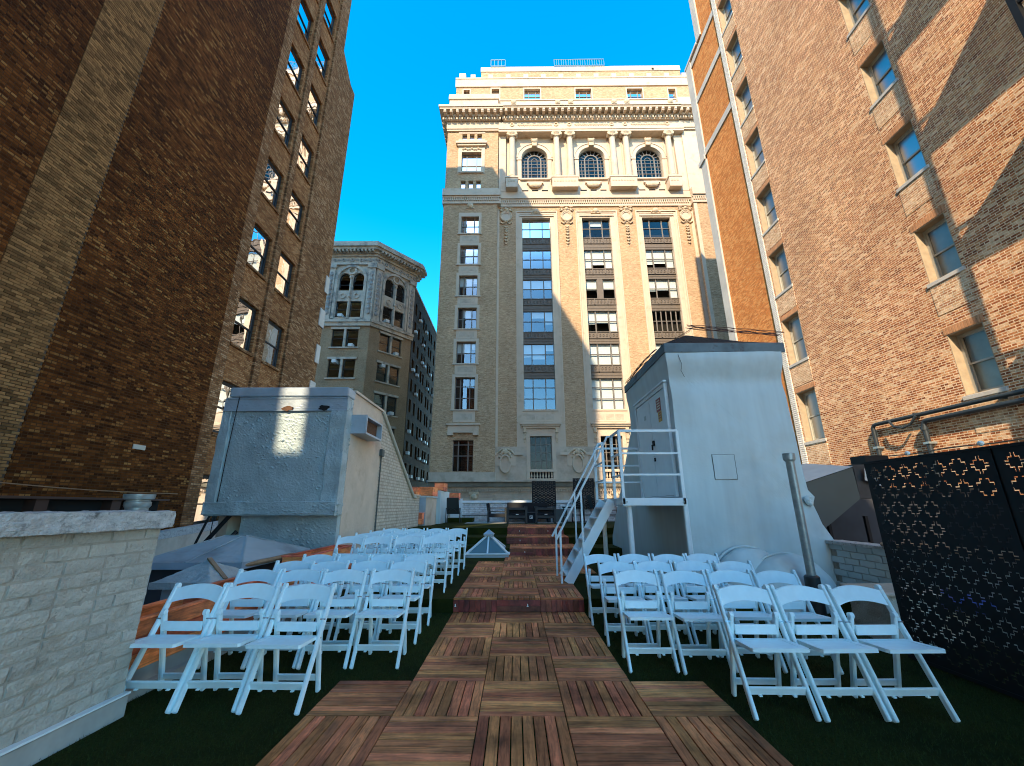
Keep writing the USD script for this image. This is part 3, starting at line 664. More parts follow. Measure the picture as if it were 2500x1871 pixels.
# seen from behind: it looks away towards the parapet
for s in (-1, 1):
    MB().tube([(s * .30, .06, 0), (s * .29, .02, .42), (s * .285, -.0, .60), (s * .27, .30, .62), (s * .27, .52, .55), (s * .30, .56, 0)], .016, 8).build(t, 'leg', 'pipe_dark', 40)
    MB().tube([(s * .25, .56, .40), (s * .25, .10, .38), (s * .25, -.02, .62), (s * .24, -.14, 1.02)], .014, 8).build(t, 'side_rail', 'pipe_dark', 40)
MB().tube([(-.24, -.14, 1.02), (.24, -.14, 1.02)], .014, 8).tube([(-.25, .10, .38), (.25, .10, .38)], .012, 8).build(t, 'cross_bar', 'pipe_dark', 40)
MB().raw([(-.24, .10, .385), (.24, .10, .385), (.24, -.02, .62), (-.24, -.02, .62), (.235, -.14, 1.01), (-.235, -.14, 1.01)], [(0, 1, 2, 3), (3, 2, 4, 5)]).build(t, 'sling_back', 'mesh_sling')
MB().raw([(-.24, .10, .385), (.24, .10, .385), (.24, .54, .40), (-.24, .54, .40)], [(0, 1, 2, 3)]).build(t, 'sling_seat', 'mesh_sling')
MB().tube([(-.16, -.03, .45), (-.10, -.06, .55), (.0, -.07, .58), (.10, -.06, .55), (.16, -.03, .45)], .010, 6).build(t, 'back_hoop', 'pipe_dark', 40)
def lounge_chair(label, x, y, rz, w=.86, tagm=True):
    t = thing('lounge_chair', label, 'armchair', (x, y, .75), rz, None)
    # local: back toward -y (towards the camera when rz=0)
    for s in (-1, 1):
        for yy in (.04, .72): MB().cbox(s * (w / 2 - .045) - .045, s * (w / 2 - .045) + .045, yy, yy + .08, 0, .62, .006).build(t, 'leg', 'sofa_frame')
        MB().cbox(s * (w / 2 - .045) - .05, s * (w / 2 - .045) + .05, .02, .82, .62, .66, .006).build(t, 'arm', 'sofa_frame')
        for zz in (.44, .54): MB().cbox(s * (w / 2 - .045) - .012, s * (w / 2 - .045) + .012, .1, .74, zz - .015, zz + .015, .003).build(t, 'side_slat', 'sofa_frame')
    MB().cbox(-w / 2 + .05, w / 2 - .05, .05, .10, .52, .62, .006).build(t, 'top_rail', 'sofa_frame')
    MB().cbox(-w / 2 + .05, w / 2 - .05, .05, .10, .20, .30, .006).build(t, 'bottom_rail', 'sofa_frame')
    MB().cbox(-w / 2 + .08, w / 2 - .08, .10, .76, .28, .42, .03).build(t, 'seat_cushion', 'sofa_cushion')
    MB().cbox(-w / 2 + .09, w / 2 - .09, .12, .26, .42, .60, .03).build(t, 'back_cushion', 'sofa_cushion')
    if tagm: MB().cbox(-.045, .065, .093, .098, .335, .365, .001).build(t, 'care_tag', 'sign_white')
    return t
lounge_chair('black lounge armchair seen from behind, left of the side table', .07, 17.95, 0)
lounge_chair('black lounge armchair seen from behind, right of the side table', 1.26, 17.95, 0)
t = thing('side_table', 'small black side table with a white mark between the two lounge armchairs', 'table', (.66, 18.1, .75))
MB().cbox(-.17, .17, 0, .4, .40, .44, .005).build(t, 'table_top', 'sofa_frame')
MB().box(-.16, .16, .015, .38, .0, .40).build(t, 'table_body', 'sofa_cushion')
MB().box(-.065, .065, .004, .012, .17, .30).build(t, 'mark_plate', 'sign_white')
MB().box(-.045, -.010, .0, .0035, .20, .275).box(.0, .045, .0, .0035, .235, .275).build(t, 'mark', 'sofa_frame')
t = thing('lounge_sofa', 'long black sofa along the white parapet', 'sofa', (.55, 19.2, .75))
MB().cbox(-.92, .92, .05, .85, .12, .40, .02).build(t, 'seat', 'sofa_cushion')
MB().cbox(-.92, .92, .72, .90, .40, .84, .03).build(t, 'back', 'sofa_cushion')
for s in (-1, 1): MB().cbox(s * .95 - .06, s * .95 + .06, .0, .9, 0, .6, .01).build(t, 'arm', 'sofa_frame')
t = thing('lounge_bench', 'black open-sided armchair turned sideways in front of the white parapet', 'armchair', (-.80, 18.65, .75))
for x in (-.40, .36):
    for y in (.0, .62): MB().cbox(x, x + .06, y, y + .06, 0, .60, .006).build(t, 'leg', 'sofa_frame')
for y in (0., .62):
    MB().cbox(-.40, .42, y, y + .06, .58, .62, .005).build(t, 'arm', 'sofa_frame')
    MB().cbox(-.36, .40, y + .02, y + .045, .44, .47, .004).build(t, 'side_slat', 'sofa_frame')
MB().cbox(-.38, .40, .02, .66, .22, .36, .02).build(t, 'seat_cushion', 'sofa_cushion')
MB().beam((-.32, .34, .34), (-.40, .34, .80), .60, .12, up=(1, 0, .1)).build(t, 'back_cushion', 'sofa_cushion')
def lattice(w, h, seed=0):
    """a cut-metal screen: hexagon-star pattern of holes in a plate w x h (polygon in the plate's plane)"""
    P = rect(0, w, 0, h); holes = []
    s = w / 6.0; rr = random.Random(seed)
    ny = int(h / (s * .88))
    for j in range(ny):
        for i in range(7):
            cx, cy = (i + (.5 if j % 2 else 0)) * s, (j + .5) * h / ny
            for k in range(6):
                a = k * PI / 3
                q = [(cx + s * .16 * math.cos(a), cy + s * .16 * math.sin(a)), (cx + s * .33 * math.cos(a - .27), cy + s * .33 * math.sin(a - .27)), (cx + s * .41 * math.cos(a), cy + s * .41 * math.sin(a)), (cx + s * .33 * math.cos(a + .27), cy + s * .33 * math.sin(a + .27))]
                holes.append(Polygon(q).buffer(-s * .012))
    inner = rect(.03, w - .03, .03, h - .03)
    return P.difference(unary_union([h_.intersection(inner) for h_ in holes]))
def screen_panel(label, x, y, w, z0, h, m, seed):
    t = thing('lattice_screen', label, 'screen')
    mb = MB().poly(lattice(w, h, seed), 0, .012); mb.v = [q + np.array([x, y, z0]) for q in mb.v]
    mb.build(t, 'lattice_plate', m)
    for xx in (x + .02, x + w - .05): MB().box(xx, xx + .03, y + .013, y + .045, .75, z0 + h).build(t, 'post', 'black_metal')
screen_panel('black cut-metal lattice screen standing behind the black sofa', .79, 20.3, 1.13, 1.40, 1.17, 'black_metal', 1)
screen_panel('black cut-metal lattice screen behind the white stair handrails', 2.74, 20.3, 1.0, 1.30, 1.40, 'black_metal', 2)
t = thing('iron_trellis', 'open rusty iron trellis beside the black screen at the back', 'trellis')
for x in (3.78, 4.25, 4.70, 5.15): MB().box(x, x + .03, 20.3, 20.33, .75, 2.5).build(t, 'upright', 'iron_brown')
for z in (1.2, 1.75, 2.45): MB().box(3.78, 5.18, 20.30, 20.325, z, z + .03).build(t, 'rail', 'iron_brown')
for x in (3.86, 4.33, 4.78):
    for z in (1.3, 1.5, 1.86, 2.06, 2.26):
        c = np.array([x + .17, 20.315, z + .09]); MB().tube([c + .085 * np.array([math.cos(a), 0, math.sin(a)]) for a in np.linspace(0, 2 * PI, 13)], .008, 6).build(t, 'ring', 'iron_brown')
def bar_chair(label, x, y, rz):
    t = thing('bar_chair', label, 'chair', (x, y, .75), rz)
    for sx in (-.20, .20):
        for sy in (-.2, .2): MB().tube([(sx, sy, 0), (sx * .9, sy * .9, .62)], .016, 8).build(t, 'leg', 'black_metal')
    MB().cbox(-.23, .23, -.23, .23, .60, .65, .01).build(t, 'seat', 'sofa_cushion')
    MB().raw([(-.22, -.22, .65), (.22, -.22, .65), (.24, -.34, 1.12), (-.24, -.34, 1.12), (-.22, -.19, .65), (.22, -.19, .65), (.24, -.31, 1.12), (-.24, -.31, 1.12)], [(0, 1, 2, 3), (5, 4, 7, 6), (0, 4, 5, 1), (3, 2, 6, 7), (0, 3, 7, 4), (1, 5, 6, 2)]).build(t, 'back', 'sofa_cushion')
    for sy in (-.19, .19): MB().tube([(-.19, sy, .25), (.19, sy, .25)], .010, 6).build(t, 'foot_rail', 'pipe_silver')
bar_chair('dark bar chair left of the white stair handrail', 2.25, 18.2, 100)
bar_chair('dark bar chair under the white stair, nearest the buttress', 3.3, 17.6, -80)
bar_chair('dark bar chair between the white stair and the black screen', 2.75, 19.2, 60)
t = thing('bar_table', 'dark bar table behind the white stair', 'table', (2.9, 18.4, .75))
MB().lathe((0, 0, 0), [(.28, 0), (.28, .02), (.03, .04), (.03, .98), (.33, 1.0), (.33, 1.03), (0, 1.03)], 20).build(t, 'pedestal', 'sofa_frame', 40)
t = thing('grey_crate', 'grey-green crate stack by the right lounge armchair', 'crate', (1.75, 19.6, .75))
MB().cbox(0, .6, 0, .4, 0, .55, .02).build(t, 'crate_body', 'duct_grey'); MB().cbox(.3, .8, .1, .5, .0, .72, .02).build(t, 'crate_top', 'white_paint')

# ------------------------------------------------------------------ glass pyramid skylight on the lawn
t = thing('glass_skylight', 'glass pyramid skylight with silver bars beside the wooden steps', 'skylight')
x0, x1, ya, yb, zb = -1.26, -.17, 11.38, 12.48, .245
ap = np.array([(x0 + x1) / 2, (ya + yb) / 2, .70])
MB().poly(rect(x0, x1, ya, yb).difference(rect(x0 + .06, x1 - .06, ya + .06, yb - .06)), .15, zb, 'c').build(t, 'curb', 'silver_trim')
MB().cbox(x0 - .03, x1 + .03, ya - .03, ya + .03, zb - .015, zb + .02, .006).cbox(x0 - .03, x1 + .03, yb - .03, yb + .03, zb - .015, zb + .02, .006).cbox(x0 - .03, x0 + .03, ya + .03, yb - .03, zb - .015, zb + .02, .006).cbox(x1 - .03, x1 + .03, ya + .03, yb - .03, zb - .015, zb + .02, .006).build(t, 'sill_bar', 'white_trim')
cor = [(x0, ya, zb), (x1, ya, zb), (x1, yb, zb), (x0, yb, zb)]
for i in range(4):
    a, b = np.array(cor[i]), np.array(cor[(i + 1) % 4]); mid = (a + b) / 2
    MB().beam(a, ap, .055, .03).build(t, 'hip_bar', 'white_trim')
    MB().beam(mid, ap, .04, .03).build(t, 'glazing_bar', 'white_trim')
    for p, q in ((a, mid), (mid, b)): MB().raw([p, q, ap], [(0, 1, 2)]).build(t, 'glass_pane', 'skylight_glass')
MB().box(x0 + .07, x1 - .07, ya + .07, yb - .07, .12, .17).build(t, 'well', 'room')
c = ap
MB().box(c[0] - .13, c[0] + .13, c[1] - .13, c[1] + .13, .66, .70).build(t, 'cap_collar', 'silver_trim')
MB().raw([(c[0] - .15, c[1] - .15, .70), (c[0] + .15, c[1] - .15, .70), (c[0] + .15, c[1] + .15, .70), (c[0] - .15, c[1] + .15, .70), (c[0], c[1], .82)], [(0, 1, 4), (1, 2, 4), (2, 3, 4), (3, 0, 4)]).build(t, 'cap', 'silver_trim')

# ------------------------------------------------------------------ white stair bulkhead (right)
RB = thing('stair_bulkhead', 'white-painted stair bulkhead with double door and dark roof on the right', 'bulkhead')
XL, YF, YB, ZT = 2.785, 7.15, 9.9, 4.09
face = Polygon([(XL, -.05), (5.25, -.05), (5.20, .60), (5.12, .88), (4.98, 1.12), (4.90, 1.42), (4.95, 1.55), (4.86, 1.66), (4.83, 1.95), (4.81, 2.9), (4.80, 3.7), (4.82, ZT), (XL, ZT)])
m = trimesh.creation.extrude_polygon(face, YB - YF, engine='earcut'); v = m.vertices; m = trimesh.Trimesh(np.c_[v[:, 0], YF + v[:, 2], v[:, 1]], m.faces[:, ::-1]).subdivide_to_size(.11)
m = trimesh.Trimesh(m.vertices, m.faces); v, f = np.array(m.vertices), m.faces
d = (meshkit.fbm(v * 1.3, 3, 2) - .5) * .06 + (meshkit.fbm(v * 6, 3, 5) - .5) * .012
d += .07 * np.exp(-((v[:, 2] - 4.0) / .22) ** 2) - .05 * np.exp(-((v[:, 2] - 3.55) / .18) ** 2)      # cove under the roof
front = v[:, 1] < YF + .01
v[:, 1] -= np.where(front, d, 0)
sel = front & (v[:, 0] > 3.28) & (v[:, 0] < 3.78) & (v[:, 2] > 1.78) & (v[:, 2] < 2.3); YP = v[sel, 1].min()
left = v[:, 0] < XL + .01
v[:, 0] -= np.where(left, (meshkit.fbm(v * 1.1, 3, 8) - .5) * .03 + .05 * np.exp(-((v[:, 2] - 4.0) / .25) ** 2), 0)
MB().raw(v, f).build(RB, 'bulkhead_walls', 'white_paint', 40)
but = Polygon([(YB - .02, -.05), (12.9, -.05), (12.75, .62), (YB - .02, 3.25)])
MB().poly(but, XL + .02, 3.9, 'a').build(RB, 'buttress', 'white_paint')
MB().cbox(XL - .03, XL + .05, YF - .03, YF + .04, .0, 1.52, .012).build(RB, 'corner_trim', 'white_trim')
# boarded fascia and low dark roof
MB().cbox(XL - .07, 4.90, YF - .07, YF - .02, ZT - .01, ZT + .17, .006).build(RB, 'front_fascia', 'roof_fascia')
MB().cbox(XL - .07, XL - .02, YF - .02, YB + .05, ZT + .0, ZT + .17, .006).build(RB, 'side_fascia', 'roof_fascia')
v = np.array([(XL - .05, YF - .05, ZT + .17), (4.85, YF - .05, ZT + .17), (4.85, YB + .05, ZT + .17), (XL - .05, YB + .05, ZT + .17), (3.35, 7.55, ZT + .52), (4.5, 7.65, ZT + .42), (4.4, 9.2, ZT + .45), (3.4, 9.2, ZT + .50)])
MB().raw(v, [(0, 1, 5, 4), (1, 2, 6, 5), (2, 3, 7, 6), (3, 0, 4, 7), (4, 5, 6, 7)]).build(RB, 'tar_roof', 'roof_tar')
wire = MB()
for k in range(9):
    o = k * .03
    pts = [(XL - .08 + o * .5 + .03 * math.sin(3 * s + k), YB - s * 2.3 - .1, ZT + .20 + .02 * math.sin(9 * s + k * 2) + .06 * math.sin(PI * s)) for s in np.linspace(0, 1, 12)]
    wire.tube(pts, .006, 5)
for k in range(7):
    pts = [(XL + .45 + s * 1.7, YF - .05 + .05 * math.sin(k + 4 * s) + k * .03, ZT + .50 - .16 * s + .03 * math.sin(7 * s + k * 1.7) + .012 * k) for s in np.linspace(0, 1, 12)]
    wire.tube(pts, .006, 5)
wire.build(RB, 'tangled_cables', 'cable_red', kind='stuff')
for k in range(10):
    u = k / 9; MB().tube([(XL + .02 + .5 * u, YF - .02, ZT + .18 + .32 * u), (XL + .10 + .5 * u, YF + .35, ZT + .26 + .30 * u)], .005, 5).build(RB, 'cable_loop', 'cable_red')
for a, b, c_, d_ in ((2.95, .0, 3.0, -.18), (3.0, -.18, 2.97, -.30), (2.97, -.30, 3.02, -.42)):
    MB().tube([(a, YF - .075, ZT - .06 + b), (c_, YF - .07, ZT - .06 + d_)], .004, 5).build(RB, 'crack', 'roof_tar')
# double door
for y0_, y1_ in ((7.40, 8.28), (8.29, 9.17)):
    dl = MB().cbox(XL - .045, XL - .012, y0_, y1_, 1.585, 3.50, .004).build(RB, 'door_leaf', 'white_trim')
    for zz in (1.9, 2.6, 3.3):
        yy = y0_ if y0_ < 8 else y1_
        MB().tube([(XL - .05, yy, zz - .05), (XL - .05, yy, zz + .05)], .012, 8).build(dl, 'hinge', 'white_trim')
MB().poly(rect(7.33, 9.24, 1.56, 3.58).difference(rect(7.395, 9.175, 1.58, 3.51)), XL - .06, XL - .0, 'a').build(RB, 'door_frame', 'white_trim')
MB().cbox(XL - .09, XL - .02, 7.28, 9.28, 3.585, 3.62, .004).build(RB, 'drip_cap', 'white_trim')
MB().cbox(XL - .052, XL - .046, 8.27, 8.30, 1.59, 3.5, .001).build(RB, 'astragal', 'white_trim')
MB().cbox(XL - .075, XL - .045, 8.16, 8.24, 2.54, 2.64, .004).tube([(XL - .09, 8.2, 2.56), (XL - .09, 8.2, 2.46)], .014, 8).build(RB, 'padlock_hasp', 'black_metal')
MB().cbox(XL - .07, XL - .045, 8.19, 8.23, 2.24, 2.31, .004).build(RB, 'keyhole_plate', 'black_metal')
MB().box(XL - .05, XL - .03, 7.45, 9.12, 1.555, 1.585).build(RB, 'threshold_gap', 'dark_hole')
sg = MB().box(XL - .052, XL - .047, 7.62, 7.86, 3.13, 3.38).build(RB, 'warning_sign', 'sign_red')
for i in range(4): MB().box(XL - .0545, XL - .053, 7.65, 7.83 - .02 * (i % 2), 3.17 + i * .05, 3.195 + i * .05).build(sg, 'sign_line', 'sign_pale')
sg = MB().box(XL - .052, XL - .047, 7.62, 7.80, 2.93, 3.125).build(RB, 'caution_sign', 'sign_yellow')
for i in range(3): MB().box(XL - .0545, XL - .053, 7.64, 7.78 - .02 * i, 2.99 + i * .045, 3.01 + i * .045).build(sg, 'sign_line', 'sign_red')
MB().box(XL - .0525, XL - .047, 8.55, 8.67, 3.13, 3.22).build(RB, 'faded_label', 'white_paint')
# painted-over access panel
ap_ = MB().poly(rect(3.34, 3.72, 1.83, 2.25).difference(rect(3.345, 3.715, 1.835, 2.245)), YP - .006, YP + .03).build(RB, 'access_panel', 'duct_grey')
MB().cbox(3.346, 3.714, YP - .005, YP + .02, 1.836, 2.244, .003).build(ap_, 'panel_cover', 'white_paint')
# knob of plaster, mounds and stain strip
m = trimesh.creation.icosphere(4, .095); v, f = rough((m.vertices * (.8, .45, .8) + (4.82, YF - .03, 1.50), m.faces), .05, 12)
MB().raw(v, f).build(RB, 'plaster_knob', 'white_paint', True)
def mound(cx, cy, z, r, L):
    m = trimesh.creation.icosphere(5, 1.0); v = m.vertices * (r, L, r * .97) + (cx, cy, z)
    v = v + (np.stack([meshkit.fbm(v * 3, 3, k) for k in (1, 2, 3)], 1) - .5) * .07
    return v, m.faces
t = thing('painted_mound', 'rounded grey-painted duct hood bulging from the white bulkhead, further one', 'duct hood')
MB().raw(*mound(3.62, 7.0, .28, .53, .30)).build(t, 'hood_shell', 'white_paint', 40)
MB().tube([(3.62 + .535 * math.cos(a), 7.08, .28 + .515 * math.sin(a)) for a in np.linspace(.6, PI - .5, 18)], .020, 6).build(t, 'hood_rim', 'white_paint')
t = thing('painted_mound', 'rounded grey-painted duct hood beside the silver standpipe, nearer one', 'duct hood')
MB().raw(*mound(4.05, 6.78, .08, .66, .40)).build(t, 'hood_shell', 'white_paint', 40)
MB().tube([(4.05 + .665 * math.cos(a), 6.80, .08 + .645 * math.sin(a)) for a in np.linspace(1.2, PI - .2, 18)], .014, 6).build(t, 'hood_rim', 'white_paint')
t = thing('vent_stack', 'tall dark grey standpipe with collar in front of the white bulkhead', 'pipe')
MB().tube([(4.04, 6.22, .30), (4.04, 6.22, 2.08)], .056, 20).build(t, 'pipe_shaft', 'pipe_silver', 40)
MB().tube([(4.04, 6.22, 2.03), (4.04, 6.22, 2.05), (4.04, 6.22, 2.055), (4.04, 6.22, 2.14), (4.04, 6.22, 2.15)], [.060, .072, .080, .080, .076], 20).build(t, 'pipe_collar', 'pipe_silver', 40)
MB().tube([(4.04, 6.22, -.05), (4.04, 6.22, .48), (4.04, 6.22, .50)], [.095, .095, .07], 16).build(t, 'pipe_boot', 'pipe_dark', 40)

# ------------------------------------------------------------------ landing platform and ship's stair
t = thing('stair_platform', 'white steel landing with railings at the bulkhead door', 'platform')
PX0, PX1, PY0, PY1, PZ = 1.74, 2.77, 7.0, 9.3, 1.535
MB().box(PX0 + .02, PX1 - .01, PY0 + .02, PY1 - .02, PZ - .03, PZ - .005).build(t, 'deck_plate', 'white_trim')
for a, b in (((PX0, PY0), (PX1, PY0 + .03)), ((PX0, PY1 - .03), (PX1, PY1)), ((PX0, PY0 + .03), (PX0 + .03, PY1 - .03))):
    MB().cbox(a[0], b[0], a[1], b[1], PZ - .12, PZ, .004).build(t, 'edge_beam', 'white_trim')
for px, py in ((PX0 + .12, PY0 + .12), (PX0 + .12, PY1 - .12)):
    MB().tube([(px, py, .10), (px, py, PZ - .12)], .045, 16).cbox(px - .09, px + .09, py - .09, py + .09, PZ - .13, PZ - .119, .003).build(t, 'column', 'white_trim', 40)
for px, py in ((PX0 + .02, PY0 + .02), (PX1 - .03, PY0 + .02), (PX0 + .02, 7.62), (PX0 + .02, 8.42), (PX0 + .02, PY1 - .02), (PX1 - .03, PY1 - .02)):
    MB().cbox(px - .025, px + .025, py - .02, py + .02, PZ - .1, PZ + 1.10, .004).build(t, 'rail_post', 'white_trim')
for zz, r in ((1.10, .022), (.72, .016), (.37, .016)):
    for yy in (PY0 + .02, PY1 - .02): MB().beam((PX0 + .02, yy, PZ + zz), (PX1 - .02, yy, PZ + zz), .03, r * 2, r=.004).build(t, 'rail', 'white_trim')
    for ya_, yb_ in ((PY0 + .02, 7.62), (8.42, PY1 - .02)): MB().beam((PX0 + .02, ya_, PZ + zz), (PX0 + .02, yb_, PZ + zz), .03, r * 2, r=.004).build(t, 'rail', 'white_trim')
for px, py, pz in ((1.80, PY0 - .004, PZ - .06), (2.72, PY0 - .004, PZ - .06)):
    MB().tube([(px, py, pz), (px, py - .012, pz)], .014, 6).build(t, 'bolt', 'pipe_silver')
t = thing('ship_stair', 'steep white steel stair with handrails from the deck up to the landing', 'stair')
fx, fz, tx, tz = .88, Z1, 1.70, 1.50
for yy in (7.62, 8.40): MB().beam((fx, yy, fz), (tx, yy, tz), .012, .16, up=(-.85, 0, .5)).build(t, 'stringer', 'white_trim')
for k in range(7):
    u = (k + .55) / 7.2; x, z = fx + (tx - fx) * u, fz + (tz - fz) * u
    MB().cbox(x - .085, x + .065, 7.626, 8.394, z - .014, z + .014, .004).build(t, 'tread', 'white_trim')
for yy in (7.60, 8.42):
    o = yy
    MB().tube([(.70, o, .86), (1.62, o, 2.50), (1.68, o, 2.62), (1.76, o, PZ + 1.10)], .019, 10).build(t, 'handrail', 'white_trim', 40)
    MB().beam((.775, o, .0 + Z1), (.775, o, .99), .034, .018, up=(0, 1, 0)).build(t, 'newel', 'white_trim')
    MB().beam((1.16, o, .62), (1.16, o, 1.68), .03, .018, up=(0, 1, 0)).build(t, 'baluster', 'white_trim')

# ------------------------------------------------------------------ right side: low wall, screen, duct
t = thing('painted_brick_wall', 'low blue-white painted brick wall between the white bulkhead and the black screen', 'wall')
MB().box(5.03, 5.28, 2.5, 7.2, -.3, .82).build(t, 'wall_core', 'painted_mortar')
for r in range(9):
    y = 7.15 - (.14 if r % 2 else 0)
    while y > 4.4:
        L = .28; a = y - L + .006
        m = trimesh.creation.box(extents=(.03, L - .012, .083)).subdivide_to_size(.07); vv = m.vertices + np.array([5.026, y - L / 2, .0 + r * .093 + .05])
        vv[:, 0] += (meshkit.fbm(vv * 20, 2, 3) - .5) * .012; vv[:, 2] += (meshkit.fbm(vv * 9, 2, 7) - .5) * .012
        MB().raw(vv, m.faces).build(t, 'brick', 'white_paint', 60); y -= L
m = fine_box(4.97, 5.3, 2.5, 7.2, .835, .875, .08); v, f = rough((m.vertices, m.faces), .02, 6)
MB().raw(v, f).build(t, 'coping', 'coping_rough', 50)
MB().cbox(4.92, 5.34, 3.0, 6.05, .88, .93, .015).build(t, 'cap_board', 'copper_cap')
t = thing('block_pier', 'rough white block pier with a slab on top behind the front right chairs', 'pier')
m = fine_box(4.0, 4.85, 5.0, 5.55, -.05, .46, .05); v, f = rough((m.vertices, m.faces), .03, 7)
MB().raw(v, f).build(t, 'pier_body', 'painted_brick', 50)
MB().cbox(3.95, 4.9, 4.95, 5.6, .47, .50, .01).build(t, 'slab', 'plaster_tan')
m = trimesh.creation.icosphere(3, 1.); v, f = rough((m.vertices * (.20, .25, .10) + (4.75, 4.9, .42), m.faces), .06, 6)
MB().raw(v, f).build('/World', 'blue_tarp', 'tarp_blue', True, label='crumpled blue tarp tucked beside the black screen', cat='tarp')
t = thing('privacy_screen', 'tall black privacy screen cut with stepped slots on the right', 'screen')
def slotted(y0, y1, z0, z1):
    """panel with stepped slots; polygon in (y, z)"""
    P = rect(y0, y1, z0, z1); S = []; u = .033; w = .0088
    cell = u * 5.0
    ny, nz = int((y1 - y0 - .05) / cell), int((z1 - z0 - .05) / cell)
    for i in range(ny):
        for j in range(nz):
            cy, cz = y0 + .03 + (i + .5) * (y1 - y0 - .06) / ny, z0 + .03 + (j + .5) * (z1 - z0 - .06) / nz
            for sy in (-1, 1):
                for sz in (-1, 1):
                    # stepped quarter of a cross
                    pts = [(.35, 1.95), (1.05, 1.95), (1.05, 1.05), (1.95, 1.05), (1.95, .35)]
                    if (i + j) % 2: pts = [(.35, 2.2), (.35, 1.2), (1.2, 1.2), (1.2, .35), (2.2, .35)]
                    from shapely.geometry import LineString
                    S.append(LineString([(cy + sy * a * u, cz + sz * b * u) for a, b in pts]).buffer(w / 2, cap_style=2, join_style=2))
    return P.difference(unary_union(S).intersection(rect(y0 + .025, y1 - .025, z0 + .025, z1 - .025)))
for ya_, yb_ in ((3.365, 4.62), (2.08, 3.345), (.80, 2.06)):
    MB().poly(slotted(ya_, yb_, .03, 1.84), 3.797, 3.803, 'a').build(t, 'slotted_panel', 'black_metal')
for yy in (4.60, 3.352, 2.066): MB().box(3.804, 3.845, yy - .02, yy + .02, -.05, 1.84).build(t, 'post', 'black_metal')
MB().box(3.79, 3.83, .8, 4.63, 1.841, 1.86).build(t, 'top_rail', 'black_metal')
MB().box(3.79, 3.83, .8, 4.63, .0, .03).build(t, 'bottom_rail', 'black_metal')
t = thing('light_string', 'cable with small lamps clipped along the top of the black screen', 'string light')
MB().tube([(3.81, y, 1.885 + .006 * math.sin(y * 9)) for y in np.linspace(.8, 4.3, 30)], .006, 6).build(t, 'cable', 'copper_cap')
for y in (4.08, 3.42, 2.8): MB().sphere((3.80, y, 1.89), .022, 2).build(t, 'lamp', 'led', True)
t = thing('air_duct', 'big grey slanting air duct between the white bulkhead and the brick wall', 'duct')
fr = np.array([(5.3, 1.63), (7.14, 2.19), (7.16, 1.55), (6.43, 1.05), (5.9, .72), (5.3, .50)])
V = [(x, 9.0, z) for x, z in fr] + [(x + .1, 10.6, z + .22) for x, z in fr]
nfr = len(fr)
MB().raw(V, [(0, 5, 2, 1)] + [(5, 4, 3, 2)]).raw(V, [(6, 7, 8, 11), (8, 9, 10, 11)]).raw(V, [(i, (i + 1) % nfr, nfr + (i + 1) % nfr, nfr + i) for i in range(1, nfr)]).build(t, 'duct_body', 'duct_grey')
MB().raw([(5.3, 8.98, 1.645), (7.15, 8.98, 2.205), (7.25, 10.6, 2.425), (5.4, 10.6, 1.865)], [(0, 1, 2, 3)]).build(t, 'duct_top', 'duct_top')  # top face painted much paler than the body, as if lit
MB().box(7.2, 7.62, 9.05, 10.4, 1.55, 2.25).build(t, 'duct_end', 'pipe_dark')
MB().box(7.45, 7.95, 9.0, 9.4, 2.26, 2.44).build(t, 'duct_cap', 'black_metal')
MB().raw([(7.36, 8.95, 2.2), (7.62, 8.95, 1.9), (7.62, 8.95, 1.80), (7.30, 8.95, 1.92)], [(0, 1, 2, 3)]).build(t, 'loose_panel', 'duct_top')
for xx in (6.6, 7.4): MB().box(xx, xx + .06, 9.3, 9.36, -.45, 1.2).build(t, 'support', 'black_metal')
t = thing('dark_enclosure', 'dark backing box added behind the black slotted screen to darken its slots', 'enclosure')
MB().cbox(5.45, 7.2, .5, 5.6, -.45, 1.50, .02).build(t, 'enclosure_body', 'roof_dark')  # added dark box, so only the upper slots show the sunlit wall
t = thing('plant_shed', 'low dark shed in the shadow behind the painted brick wall', 'shed')
MB().box(5.7, 11.6, 10.8, 16, -.45, 1.75).build(t, 'shed_wall', 'roof_dark'); MB().box(5.65, 11.7, 10.7, 16.1, 1.751, 1.83).build(t, 'shed_roof', 'roof_tar')

